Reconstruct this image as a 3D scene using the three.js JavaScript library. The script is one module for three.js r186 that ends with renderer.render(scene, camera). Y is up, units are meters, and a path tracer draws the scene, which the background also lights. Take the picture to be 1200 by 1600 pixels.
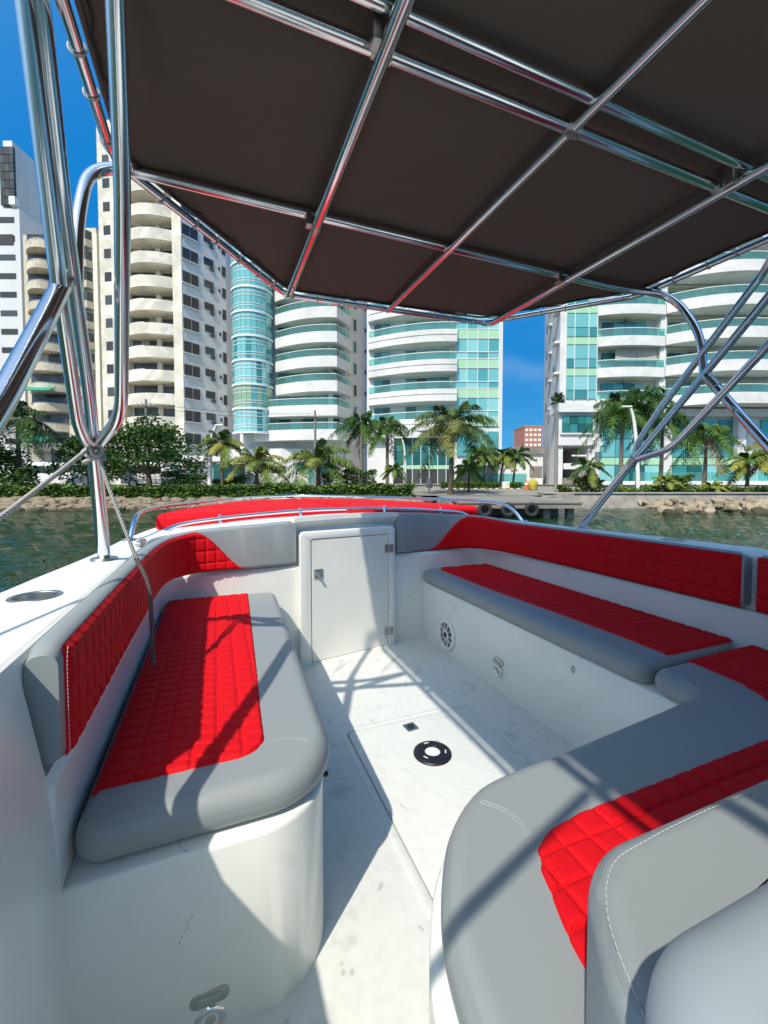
import * as THREE from 'three';
import { mergeGeometries, mergeVertices, toCreasedNormals } from 'three/addons/utils/BufferGeometryUtils.js';
import { RoundedBoxGeometry } from 'three/addons/geometries/RoundedBoxGeometry.js';
import { ImprovedNoise } from 'three/addons/math/ImprovedNoise.js';

// ---------------------------------------------------------------- camera, sky, sun, exposure
const scene = new THREE.Scene();
const V = (x, y, z) => new THREE.Vector3(x, y, z);
const YAW = THREE.MathUtils.degToRad(21.7);           // the camera looks 21.7 degrees to starboard of the bow
const camera = new THREE.PerspectiveCamera(2 * Math.atan(800 / 660) * 180 / Math.PI, 0.75, 0.02, 2000);
camera.position.set(-0.82, 1.1, 0);
camera.rotation.order = 'YXZ';
camera.rotation.set(-THREE.MathUtils.degToRad(2.2), -YAW, 0);
camera.setViewOffset(1200, 1600, 0, 23, 1200, 1600);
camera.updateProjectionMatrix();
const renderer = new THREE.WebGLRenderer({ antialias: true });
renderer.setSize(768, 1024);
renderer.toneMapping = THREE.LinearToneMapping;
renderer.toneMappingExposure = 1.52;
renderer.shadowMap.enabled = true;

const SUN = V(-0.63, 1, 0.58).normalize();
const noiseP = new ImprovedNoise();
function fbm(x, y, z, o = 4) { let s = 0, a = 0.5, f = 1; for (let i = 0; i < o; i++) { s += a * noiseP.noise(x * f, y * f, z * f); a *= 0.5; f *= 2.03; } return s; }
const lerp = (a, b, t) => a + (b - a) * t, clamp = (v, a = 0, b = 1) => Math.min(b, Math.max(a, v));
const smooth = (a, b, v) => { const t = clamp((v - a) / (b - a)); return t * t * (3 - 2 * t); };
{
  const W = 768, H = 384, data = new Float32Array(W * H * 4);
  for (let j = 0; j < H; j++) {
    const el = ((j + 0.5) / H - 0.5) * Math.PI;
    for (let i = 0; i < W; i++) {
      const az = ((i + 0.5) / W - 0.5) * 2 * Math.PI;
      const d = V(Math.cos(el) * Math.cos(az), Math.sin(el), Math.cos(el) * Math.sin(az));
      const h = Math.max(0, d.y), t = Math.pow(1 - h, 7);
      let r = lerp(0.004, 0.085, t), g = lerp(0.150, 0.36, t), b = lerp(0.43, 0.60, t);
      const c = Math.max(0, d.dot(SUN)), glow = 1.2 * Math.pow(c, 24) + 0.66 * Math.pow(c, 2.6);
      r += glow * 0.96; g += glow; b += glow * 0.92;
      if (d.y > 0.01) {                                   // thin streaks of high cloud
        const px = d.x / (d.y + 0.12), pz = d.z / (d.y + 0.12);
        const k = smooth(0.02, 0.42, fbm(px * 0.8 + 3, pz * 2.6, 1.7, 5)) * smooth(0.02, 0.12, d.y) * 0.12;
        r = lerp(r, 0.5, k); g = lerp(g, 0.62, k); b = lerp(b, 0.75, k);
      }
      const o = (j * W + i) * 4; data[o] = r; data[o + 1] = g; data[o + 2] = b; data[o + 3] = 1;
    }
  }
  const sky = new THREE.DataTexture(data, W, H, THREE.RGBAFormat, THREE.FloatType);
  sky.mapping = THREE.EquirectangularReflectionMapping; sky.magFilter = THREE.LinearFilter; sky.minFilter = THREE.LinearFilter; sky.needsUpdate = true;
  scene.background = sky; scene.environment = sky;
}
const sun = new THREE.DirectionalLight(0xfff4e4, 3.2);
sun.position.copy(SUN).multiplyScalar(60); sun.target.position.set(0, 0, 0);
sun.castShadow = true; sun.shadow.mapSize.set(4096, 4096); sun.shadow.radius = 1.2;
Object.assign(sun.shadow.camera, { left: -70, right: 70, top: 70, bottom: -70, near: 1, far: 220 });
scene.add(sun, sun.target);

// ---------------------------------------------------------------- helpers
function rng(seed) { let a = seed >>> 0; return () => { a |= 0; a = a + 0x6D2B79F5 | 0; let t = Math.imul(a ^ a >>> 15, 1 | a); t = t + Math.imul(t ^ t >>> 7, 61 | t) ^ t; return ((t ^ t >>> 14) >>> 0) / 4294967296; }; }
const used = {};
function numbered(n) { const k = used[n] = (used[n] ?? -1) + 1; return k ? n + '_' + String(k).padStart(3, '0') : n; }
function tag(o, label, category, group, kind) { o.userData.label = label; if (category) o.userData.category = category; if (group) o.userData.group = group; if (kind) o.userData.kind = kind; return o; }
function thing(name, label, category, pos = [0, 0, 0], turn = 0, group) {
  const o = new THREE.Group(); o.name = numbered(name); o.position.set(...pos); o.rotation.y = turn; scene.add(o);
  return tag(o, label, category, group);
}
function part(name, geo, mat, parent) { const m = new THREE.Mesh(geo, mat); m.name = name; m.castShadow = m.receiveShadow = true; parent.add(m); return m; }
function solo(name, geo, mat, label, category, group) { const m = part(numbered(name), geo, mat, scene); return tag(m, label, category, group); }
function structure(name, geo, mat, label) { const m = part(name, geo, mat, scene); m.userData.kind = 'structure'; if (label) m.userData.label = label; return m; }
const merge = (l) => mergeGeometries(l.map((g) => { g = g.index ? g.toNonIndexed() : g; for (const k of Object.keys(g.attributes)) if (!['position', 'normal', 'uv', 'color'].includes(k)) g.deleteAttribute(k); return g; }));
const UNIT = new THREE.BoxGeometry(1, 1, 1);
function bx(name, mat, parent, x0, x1, y0, y1, z0, z1) { const m = part(name, UNIT, mat, parent); m.position.set((x0 + x1) / 2, (y0 + y1) / 2, (z0 + z1) / 2); m.scale.set(Math.abs(x1 - x0), Math.abs(y1 - y0), Math.abs(z1 - z0)); return m; }
// uv in metres from the dominant normal
function metric(geo, s = 1) {
  const g = geo.index ? geo.toNonIndexed() : geo, p = g.attributes.position, n = g.attributes.normal, uv = new Float32Array(p.count * 2);
  for (let i = 0; i < p.count; i++) {
    const ax = Math.abs(n.getX(i)), ay = Math.abs(n.getY(i)), az = Math.abs(n.getZ(i)); let a, b;
    if (ay >= ax && ay >= az) { a = p.getX(i); b = p.getZ(i); } else if (ax >= az) { a = p.getZ(i); b = p.getY(i); } else { a = p.getX(i); b = p.getY(i); }
    uv[2 * i] = a * s; uv[2 * i + 1] = b * s;
  }
  g.setAttribute('uv', new THREE.BufferAttribute(uv, 2)); return g;
}
// plan polygon [[x, forward]] extruded from y0 to y1, forward = -z
function planShape(pts, holes = []) { const s = new THREE.Shape(pts.map(([x, f]) => new THREE.Vector2(x, f))); for (const h of holes) s.holes.push(new THREE.Path(h.map(([x, f]) => new THREE.Vector2(x, f)))); return s; }
function plan(pts, y0, y1, bevel = 0, seg = 3, holes) {
  const g = new THREE.ExtrudeGeometry(planShape(pts, holes), { depth: y1 - y0 - 2 * bevel, bevelEnabled: bevel > 0, bevelSize: bevel, bevelThickness: bevel, bevelOffset: -bevel, bevelSegments: seg, curveSegments: 12, steps: 1 });
  g.rotateX(-Math.PI / 2); g.translate(0, y0 + bevel, 0); return metric(bevel ? toCreasedNormals(g, 0.9) : g);
}
// round the corners of a polygon [[x, f, r]]
function rounded(pts, n = 8) {
  const out = [];
  pts.forEach((p, i) => {
    const a = pts[(i + pts.length - 1) % pts.length], b = pts[(i + 1) % pts.length], r0 = p[2] ?? 0;
    if (!r0) { out.push([p[0], p[1]]); return; }
    const A = new THREE.Vector2(a[0] - p[0], a[1] - p[1]), B = new THREE.Vector2(b[0] - p[0], b[1] - p[1]);
    const la = A.length(), lb = B.length(); A.normalize(); B.normalize();
    const ang = Math.acos(clamp(A.dot(B), -1, 1)), t = Math.min(r0 / Math.tan(ang / 2), la * 0.49, lb * 0.49);
    for (let k = 0; k <= n; k++) { const q = k / n, u = (1 - q) * (1 - q), w = 2 * q * (1 - q) * 0.78, v = q * q, s = u + w + v; out.push([(u * (p[0] + A.x * t) + w * p[0] + v * (p[0] + B.x * t)) / s, (u * (p[1] + A.y * t) + w * p[1] + v * (p[1] + B.y * t)) / s]); }
  });
  return out;
}
// tube through points with bent (filleted) corners
function bent(pts, rad = 0.06) {
  const P = pts.map((p) => V(...p)), c = new THREE.CurvePath(); let last = P[0];
  for (let i = 1; i < P.length - 1; i++) {
    const a = P[i].clone().sub(P[i - 1]), b = P[i + 1].clone().sub(P[i]), r = Math.min(rad, a.length() * 0.48, b.length() * 0.48);
    const p0 = P[i].clone().addScaledVector(a.normalize(), -r), p1 = P[i].clone().addScaledVector(b.normalize(), r);
    c.add(new THREE.LineCurve3(last, p0)); c.add(new THREE.QuadraticBezierCurve3(p0, P[i], p1)); last = p1;
  }
  c.add(new THREE.LineCurve3(last, P[P.length - 1])); return c;
}
function tubeGeo(curve, r, seg, rs = 14, caps = true) {
  // explicit sampling keeps straight runs cheap and bends smooth
  const pts = [];
  if (curve.curves) curve.curves.forEach((c, i) => { const n = c.isLineCurve3 ? 1 : 8; for (let k = i ? 1 : 0; k <= n; k++) pts.push(c.getPoint(k / n)); });
  else for (let k = 0; k <= seg; k++) pts.push(curve.getPoint(k / seg));
  return skin(pts, typeof r === 'function' ? r : () => r, rs, caps);
}
function skin(pts, rf, rs = 12, caps = true) {
  const n = pts.length, T = pts.map((p, i) => pts[Math.min(n - 1, i + 1)].clone().sub(pts[Math.max(0, i - 1)]).normalize());
  let N = Math.abs(T[0].y) < 0.9 ? V(0, 1, 0) : V(1, 0, 0); N.sub(T[0].clone().multiplyScalar(N.dot(T[0]))).normalize();
  const pos = [], nor = [], uv = [], idx = []; let len = 0;
  for (let i = 0; i < n; i++) {
    N.sub(T[i].clone().multiplyScalar(N.dot(T[i]))).normalize(); const B = T[i].clone().cross(N), r = rf(i / (n - 1));
    if (i) len += pts[i].distanceTo(pts[i - 1]);
    for (let k = 0; k <= rs; k++) { const a = k / rs * Math.PI * 2, d = N.clone().multiplyScalar(Math.cos(a)).addScaledVector(B, Math.sin(a)); pos.push(pts[i].x + d.x * r, pts[i].y + d.y * r, pts[i].z + d.z * r); nor.push(d.x, d.y, d.z); uv.push(k / rs * Math.PI * 2 * r, len); }
  }
  for (let i = 0; i < n - 1; i++) for (let k = 0; k < rs; k++) { const a = i * (rs + 1) + k, b = a + rs + 1; idx.push(a, a + 1, b, b, a + 1, b + 1); }
  if (caps) for (const [i, s] of [[0, -1], [n - 1, 1]]) {
    const c = pos.length / 3, t = T[i]; pos.push(pts[i].x, pts[i].y, pts[i].z); nor.push(t.x * s, t.y * s, t.z * s); uv.push(0, 0);
    for (let k = 0; k <= rs; k++) { const o = (i * (rs + 1) + k) * 3; pos.push(pos[o], pos[o + 1], pos[o + 2]); nor.push(t.x * s, t.y * s, t.z * s); uv.push(0, 0); }
    for (let k = 0; k < rs; k++) s > 0 ? idx.push(c, c + 1 + k, c + 2 + k) : idx.push(c, c + 2 + k, c + 1 + k);
  }
  const g = new THREE.BufferGeometry(); g.setAttribute('position', new THREE.Float32BufferAttribute(pos, 3)); g.setAttribute('normal', new THREE.Float32BufferAttribute(nor, 3)); g.setAttribute('uv', new THREE.Float32BufferAttribute(uv, 2)); g.setIndex(idx); return g;
}
// grid surface from f(u, v) -> Vector3
function grid(nu, nv, f, uvf) {
  const pos = [], uv = [], idx = [];
  for (let j = 0; j <= nv; j++) for (let i = 0; i <= nu; i++) { const p = f(i / nu, j / nv); pos.push(p.x, p.y, p.z); const q = uvf ? uvf(i / nu, j / nv, p) : [p.x, p.z]; uv.push(q[0], q[1]); }
  for (let j = 0; j < nv; j++) for (let i = 0; i < nu; i++) { const a = j * (nu + 1) + i, b = a + nu + 1; idx.push(a, b, a + 1, b, b + 1, a + 1); }
  const g = new THREE.BufferGeometry(); g.setAttribute('position', new THREE.Float32BufferAttribute(pos, 3)); g.setAttribute('uv', new THREE.Float32BufferAttribute(uv, 2)); g.setIndex(idx); g.computeVertexNormals(); return g;
}
// closed profile [[n, y]] swept along a plan path of {x, z, nx, nz}
function sweep(path, prof, closed = true, caps = true, crease = 0.7) {
  const rings = path.map((p, i) => prof(p, i / (path.length - 1)).map(([n, y]) => V(p.x + p.nx * n, y, p.z + p.nz * n)));
  const m = rings[0].length, mm = closed ? m : m - 1, tri = [];
  const push = (a, b, c) => tri.push(a.x, a.y, a.z, b.x, b.y, b.z, c.x, c.y, c.z);
  for (let i = 0; i < rings.length - 1; i++) for (let k = 0; k < mm; k++) { const a = rings[i][k], b = rings[i][(k + 1) % m], c = rings[i + 1][k], d = rings[i + 1][(k + 1) % m]; push(a, b, c); push(b, d, c); }
  if (closed && caps) for (const i of [0, rings.length - 1]) { const R = rings[i], c = R.reduce((s, p) => s.add(p), V(0, 0, 0)).multiplyScalar(1 / m); for (let k = 0; k < m; k++) i ? push(c, R[k], R[(k + 1) % m]) : push(c, R[(k + 1) % m], R[k]); }
  const g = new THREE.BufferGeometry(); g.setAttribute('position', new THREE.Float32BufferAttribute(tri, 3)); g.computeVertexNormals();
  return metric(toCreasedNormals(g, crease));
}
// plan path from control points [[x, f]] with normals pointing to the given side
function planPath(ctrl, n, side = 1, tension = 0.5) {
  const c = new THREE.CatmullRomCurve3(ctrl.map(([x, f]) => V(x, 0, -f)), false, 'centripetal', tension), out = []; let s = 0, last;
  for (let i = 0; i <= n; i++) { const p = c.getPointAt(i / n), t = c.getTangentAt(i / n); if (last) s += p.distanceTo(last); last = p; out.push({ x: p.x, z: p.z, nx: -t.z * side, nz: t.x * side, s }); }
  return out;
}
function linePath(pts, side = 1) {           // polyline path with mitred normals
  let s = 0; return pts.map((p, i) => { const a = pts[Math.max(0, i - 1)], b = pts[Math.min(pts.length - 1, i + 1)]; let tx = b[0] - a[0], tz = -(b[1] - a[1]); const l = Math.hypot(tx, tz); tx /= l; tz /= l; if (i) s += Math.hypot(p[0] - pts[i - 1][0], p[1] - pts[i - 1][1]); return { x: p[0], z: -p[1], nx: -tz * side, nz: tx * side, s }; });
}
// ---------------------------------------------------------------- textures
function tex(size, fn, srgb, rep = 1) {
  const data = new Uint8Array(size * size * 4);
  for (let j = 0; j < size; j++) for (let i = 0; i < size; i++) { const c = fn(i / size, j / size), o = (j * size + i) * 4; data[o] = clamp(c[0], 0, 255); data[o + 1] = clamp(c[1], 0, 255); data[o + 2] = clamp(c[2], 0, 255); data[o + 3] = 255; }
  const t = new THREE.DataTexture(data, size, size); t.wrapS = t.wrapT = THREE.RepeatWrapping; t.magFilter = THREE.LinearFilter; t.minFilter = THREE.LinearMipmapLinearFilter; t.generateMipmaps = true;
  if (srgb) t.colorSpace = THREE.SRGBColorSpace; t.repeat.set(rep, rep); t.needsUpdate = true; return t;
}
// tileable noise
function tnoise(u, v, f, o = 4, seed = 0) { const a = u * Math.PI * 2, b = v * Math.PI * 2, R = f / (Math.PI * 2); let s = 0, A = 0.5, F = 1; for (let i = 0; i < o; i++) { s += A * noiseP.noise((Math.cos(a) * R + 7.3) * F + seed, (Math.sin(a) * R + Math.cos(b) * R * 0.9 + 3.1) * F, (Math.sin(b) * R + 1.7) * F + seed); A *= 0.5; F *= 2; } return s; }
const g3 = (v) => [v, v, v];
const rt = rng(77);
const grainTex = tex(256, () => g3(110 + rt() * 60), false, 14);                                        // fine leather grain
const vinylTex = tex(1024, (u, v) => { const w = tnoise(u, v, 3, 3, 17), k = Math.abs(tnoise(u, v, 4, 3, 23)); return g3(120 + w * 90 - Math.max(0, 0.05 - k) * 260 + (rt() - 0.5) * 26); }, false, 1.6);   // slack vinyl: soft waves, faint creases, fine grain
const scuffs = (() => { const R = rng(404), l = []; for (let k = 0; k < 9; k++) { const a = R() * 3.2, n = 2 + Math.floor(R() * 4), x = 0.06 + R() * 0.88, y = 0.06 + R() * 0.88; for (let i = 0; i < n; i++) l.push([x + Math.cos(a) * i * 0.011 + R() * 0.006, y + Math.sin(a) * i * 0.011, a + (R() - 0.5), 0.0015 + R() * 0.004]); } return l; })();
const scuffAt = (u, v) => { for (const [x, y, a, l] of scuffs) { const dx = u - x, dy = v - y; if (Math.abs(dx) + Math.abs(dy) > 0.03) continue; const p = dx * Math.cos(a) + dy * Math.sin(a), q = -dx * Math.sin(a) + dy * Math.cos(a); if (Math.abs(p) < l && Math.abs(q) < 0.0009) return 60; } return 0; };
const gelTex = tex(1024, (u, v) => { const n = tnoise(u, v, 5, 5), d = tnoise(u, v, 16, 3, 5); const k = 243 + n * 8 - Math.max(0, d - 0.3) * 26 - scuffAt(u, v); return [k, k + 1, k - 1]; }, true, 0.9);
const floorTex = tex(1024, (u, v) => { const n = tnoise(u, v, 4, 5, 2), s = tnoise(u, v, 14, 5, 9), f = tnoise(u, v, 60, 2, 4), ln = Math.abs(tnoise(u, v, 7, 4, 13)); let k = 240 + n * 6 - Math.max(0, s - 0.2) * 110 + f * 12 - (f < -0.36 ? 26 : 0); return [k, k + 1, k - 2]; }, true, 0.55);
const nonskid = tex(256, () => g3(90 + rt() * 90), false, 9);
const canvasTex = tex(256, (u, v) => { const w = (Math.sin(u * 256 * Math.PI / 2) * Math.sin(v * 256 * Math.PI / 2)); return g3(128 + w * 60 + rt() * 40); }, false, 8);
const fabricTex = tex(256, () => g3(90 + rt() * 90), false, 10);
const scratchTex = tex(256, (u, v) => { return g3(90 + tnoise(u, v, 30, 2, 3) * 60 + rt() * 24); }, false, 3);
const stuccoTex = tex(512, (u, v) => { const n = tnoise(u, v, 6, 5, 21), s = tnoise(u * 1, v, 24, 2, 8); const k = 228 + n * 30 + s * 12; return g3(k); }, true, 0.12);
const stainTex = tex(512, (u, v) => { const n = tnoise(u, v, 5, 5, 31); const patch = smooth(0.06, 0.12, tnoise(u, v, 9, 2, 44)) * 16; const k = 226 + n * 40; return [k + patch, k + patch - 2 + 2, k + patch - 6]; }, true, 0.1);
const concreteTex = tex(512, (u, v) => { const n = tnoise(u, v, 6, 5, 51), s = tnoise(u, v, 40, 2, 3); const k = 205 + n * 60 + s * 26; return [k, k - 2, k - 6]; }, true, 0.35);
const rockTex = tex(512, (u, v) => { const n = tnoise(u, v, 7, 5, 61), s = tnoise(u, v, 30, 3, 12); const k = 190 + n * 90 + s * 50; return [k, k - 6, k - 18]; }, true, 1.1);
const barkTex = tex(256, (u, v) => { const r = 170 + 40 * Math.sin(v * Math.PI * 2 * 8 + tnoise(u, v, 6, 3) * 4) + tnoise(u, v, 20, 3, 5) * 70; return [r, r - 4, r - 12]; }, true, 1);
const waterBump = tex(512, (u, v) => g3(128 + tnoise(u, v, 9, 5, 71) * 200), false, 0.5);

// ---------------------------------------------------------------- materials
const lin = (r, g, b) => new THREE.Color().setRGB(r, g, b);
const std = (o) => new THREE.MeshStandardMaterial({ roughness: 0.6, ...o });
const phy = (o) => new THREE.MeshPhysicalMaterial({ roughness: 0.5, ...o });
const M = {};
M.gel = phy({ color: lin(0.88, 0.90, 0.865), map: gelTex, roughness: 0.34, clearcoat: 0.25, clearcoatRoughness: 0.2 });
M.deck = phy({ color: lin(0.84, 0.86, 0.85), map: gelTex, bumpMap: nonskid, bumpScale: 0.0006, roughness: 0.5 });
M.floor = phy({ color: lin(0.76, 0.785, 0.77), map: floorTex, bumpMap: nonskid, bumpScale: 0.0005, roughness: 0.5 });
M.door = phy({ color: lin(0.86, 0.87, 0.83), map: gelTex, roughness: 0.28, clearcoat: 0.3 });
M.grey = phy({ color: lin(0.265, 0.30, 0.31), bumpMap: vinylTex, bumpScale: 0.0013, roughness: 0.42 });
M.paleGrey = phy({ color: lin(0.33, 0.375, 0.40), roughness: 0.5 });
M.greySeam = std({ color: lin(0.52, 0.55, 0.56), roughness: 0.7 });
M.red = phy({ color: lin(0.62, 0.004, 0.010), bumpMap: fabricTex, bumpScale: 0.0004, roughness: 0.7, specularIntensity: 0.35, side: THREE.DoubleSide });
M.steel = std({ color: lin(0.74, 0.74, 0.75), metalness: 1, roughness: 0.15, bumpMap: scratchTex, bumpScale: 0.00004 });
M.steelDull = std({ color: lin(0.55, 0.54, 0.50), metalness: 1, roughness: 0.35 });
M.chrome = std({ color: lin(0.8, 0.8, 0.8), metalness: 1, roughness: 0.06 });
M.canvas = std({ color: lin(0.118, 0.094, 0.080), bumpMap: canvasTex, bumpScale: 0.0012, roughness: 0.95, side: THREE.DoubleSide });
M.black = std({ color: lin(0.012, 0.012, 0.014), roughness: 0.45 });
M.darkgap = std({ color: lin(0.02, 0.02, 0.022), roughness: 0.9 });
M.whitePlastic = std({ color: lin(0.75, 0.76, 0.76), roughness: 0.4 });
M.cord = std({ color: lin(0.02, 0.018, 0.017), roughness: 0.8 });
M.tie = std({ color: lin(0.5, 0.5, 0.5), roughness: 0.4 });
M.lens = phy({ color: lin(0.35, 0.37, 0.36), roughness: 0.15, clearcoat: 1 });
M.ropeMat = std({ color: lin(0.40, 0.39, 0.36), roughness: 0.95 });
M.ropeDark = std({ color: lin(0.16, 0.13, 0.11), roughness: 0.95 });
M.rubberAndGapShade = std({ color: lin(0.02, 0.02, 0.02), roughness: 0.8 });  // tyres and rails; the same black also paints shade in door and hatch gaps
M.water = phy({ color: lin(0.010, 0.036, 0.010), roughness: 0.06, bumpMap: waterBump, bumpScale: 0.10, specularIntensity: 0.85, ior: 1.333 });

// ================================================================ SETTING
const WATER = -0.42;
const cy = Math.cos(YAW), sy = Math.sin(YAW);
const S = (u, d, y = 0) => V(-0.82 + u * cy + d * sy, y, u * sy - d * cy);      // u along the shore, d out from the boat
const groundY = (d) => lerp(0.30, 0.72, smooth(23, 37, d));
{
  const ang = []; for (let k = 0; k <= 700; k++) ang.push(-Math.PI * 0.62 + k / 700 * Math.PI * 1.24); for (let k = 1; k <= 60; k++) ang.push(Math.PI * 0.62 + k / 60 * Math.PI * 0.76);
  const nr = 230, r0 = 0.35, r1 = 900;
  const f = (u, v) => {
    const a = ang[Math.round(u * (ang.length - 1))], r = r0 * Math.pow(r1 / r0, Math.pow(v, 0.75));
    const U = r * Math.sin(a), D = r * Math.cos(a), amp = smooth(0.5, 3, r) * (1 - smooth(60, 120, r));
    const p = S(U, D); const q = fbm(p.x * 0.55, p.z * 1.1, 2.2, 3) * 0.13 + fbm(p.x * 1.9 + 4, p.z * 2.8, 8.2, 3) * 0.085;
    p.y = WATER + q * amp; return p;
  };
  structure('water', grid(ang.length - 1, nr, f), M.water, 'green rippled harbour water');
}
M.paving = std({ color: lin(0.40, 0.38, 0.34), map: concreteTex, roughness: 0.9 });
M.concrete = std({ color: lin(0.46, 0.44, 0.40), map: concreteTex, roughness: 0.9 });
M.earth = std({ color: lin(0.10, 0.08, 0.055), map: concreteTex, roughness: 1 });
M.asphalt = std({ color: lin(0.07, 0.07, 0.07), map: concreteTex, roughness: 0.9 });
structure('ground', grid(60, 60, (u, v) => { const d = 23.6 + 700 * Math.pow(v, 3), uu = (u - 0.5) * lerp(220, 1600, v); return S(uu, d, groundY(d) - 0.01 - 0.0); }), M.paving, 'pale paved promenade ground along the shore');
structure('road', grid(2, 1, (u, v) => S((u - 0.5) * 220, lerp(34.5, 39, v), lerp(groundY(34.5), groundY(39), v) + 0.03)), M.asphalt, 'asphalt shore road behind the palms');
structure('bank', sweep([-110, -40, -20, -8, 2.2].map((u) => { const p = S(u, 23.6); return { x: p.x, z: p.z, nx: -sy, nz: cy }; }), () => [[-0.3, 0.29], [0.4, 0.12], [1.6, -0.5], [2.2, -1.2]], false), M.earth, 'earth bank sloping to the water');
// sea wall to the right of the jetty
{
  const w = thing('sea_wall', 'weathered concrete sea wall behind the pale boulders', 'wall');
  const a = S(8.8, 23.9), b = S(60, 23.9);
  const path = [0, 0.08, 0.3, 1].map((t) => ({ x: lerp(a.x, b.x, t), z: lerp(a.z, b.z, t), nx: -sy, nz: cy }));
  part('wall_face', sweep(path, () => [[-0.35, 0.40], [0.5, 0.40], [0.52, 0.37], [0.55, -1.0], [-0.35, -1.0]], true), M.concrete, w);
  part('coping', sweep(path, () => [[-0.4, 0.405], [-0.4, 0.46], [0.58, 0.46], [0.6, 0.44], [0.6, 0.405]], true), M.concrete, w);
  const r = [S(8.9, 23.2), S(9.2, 20.6)];
}
scene.userData.note = undefined; delete scene.userData.note;

// ---------------------------------------------------------------- rocks
M.rock = [lin(0.55, 0.48, 0.37), lin(0.46, 0.40, 0.31), lin(0.62, 0.55, 0.43), lin(0.34, 0.29, 0.22), lin(0.12, 0.11, 0.07)].map((c) => std({ color: c, map: rockTex, roughness: 0.95 }));
const rockGeos = [];
for (let k = 0; k < 7; k++) {
  const g = new THREE.IcosahedronGeometry(1, 2), p = g.attributes.position;
  for (let i = 0; i < p.count; i++) { const v = V(p.getX(i), p.getY(i), p.getZ(i)).normalize(); let q = 1 + 0.55 * fbm(v.x * 1.3 + k * 5, v.y * 1.3, v.z * 1.3, 2); q = Math.min(q, 0.78 / Math.max(0.2, Math.abs(v.y * 0.9 + v.x * 0.35 * Math.sin(k)))); q = Math.min(q, 0.92 / Math.max(0.2, Math.abs(v.z * 0.8 + v.x * 0.5 * Math.cos(k * 2)))); v.multiplyScalar(q); p.setXYZ(i, v.x, v.y, v.z); }
  g.computeVertexNormals(); rockGeos.push(metric(g));
}
{
  const R = rng(5), bank = thing('rock_bank', 'heap of pale boulders at the waterline before the sea wall', 'rocks');
  for (let k = 0; k < 210; k++) {
    const u = lerp(13.1, 30, Math.pow(R(), 0.9)), t = R(), d = lerp(22.6, 19.6, t), y = lerp(0.0, -0.46, t) + R() * 0.08, s = 0.12 + 0.18 * R();
    const m = part('rock', rockGeos[Math.floor(R() * 7)], M.rock[t > 0.82 ? 4 : Math.floor(R() * 4)], bank); m.position.copy(S(u, d, y)); m.scale.set(s * (1 + R() * 0.6), s * 0.75, s); m.rotation.set(R() * 0.6, R() * 6.3, R() * 0.6);
  }
  const left = thing('rock_bank', 'low band of small stones under the shore hedge', 'rocks');
  const small = [[], [], []];
  for (let k = 0; k < 1300; k++) {
    const u = lerp(-30, 2.5, R()), t = R(), d = lerp(23.3, 21.9, t), y = lerp(0.10, -0.52, t) + 0.03, s = 0.10 + 0.15 * R();
    const g = rockGeos[k % 7].clone(); g.scale(s * 1.5, s * 0.8, s); g.rotateY(R() * 6.3); g.translate(...S(u, d, y).toArray()); small[t > 0.85 ? 2 : k % 3 ? 0 : 1].push(g);
  }
  small.forEach((l, i) => { const m = part('stones', merge(l), M.rock[[1, 3, 4][i]], left); m.userData.kind = 'stuff'; });
}
// ---------------------------------------------------------------- foliage
function leafMat(o = {}) { return phy({ color: 0xffffff, vertexColors: true, roughness: 0.8, specularIntensity: 0.3, side: THREE.DoubleSide, ...o }); }
M.leaf = leafMat(); M.frond = leafMat({ roughness: 0.65 });
M.bark = std({ color: lin(0.26, 0.22, 0.17), map: barkTex, roughness: 0.95 });
M.paleBark = std({ color: lin(0.42, 0.40, 0.35), map: barkTex, roughness: 0.9 });
class Leaves {
  constructor() { this.p = []; this.n = []; this.c = []; this.i = []; }
  tri(a, b, c, col) { const n = b.clone().sub(a).cross(c.clone().sub(a)).normalize(), o = this.p.length / 3; for (const v of [a, b, c]) { this.p.push(v.x, v.y, v.z); this.n.push(n.x, n.y, n.z); this.c.push(...col); } this.i.push(o, o + 1, o + 2); }
  quad(a, b, c, d, col) { const n = b.clone().sub(a).cross(d.clone().sub(a)).normalize(), o = this.p.length / 3; for (const v of [a, b, c, d]) { this.p.push(v.x, v.y, v.z); this.n.push(n.x, n.y, n.z); this.c.push(...col); } this.i.push(o, o + 1, o + 2, o, o + 2, o + 3); }
  geo() { const g = new THREE.BufferGeometry(); g.setAttribute('position', new THREE.Float32BufferAttribute(this.p, 3)); g.setAttribute('normal', new THREE.Float32BufferAttribute(this.n, 3)); g.setAttribute('color', new THREE.Float32BufferAttribute(this.c, 3)); g.setIndex(this.i); return g; }
}
const mixc = (a, b, t) => [lerp(a[0], b[0], t), lerp(a[1], b[1], t), lerp(a[2], b[2], t)];
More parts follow.
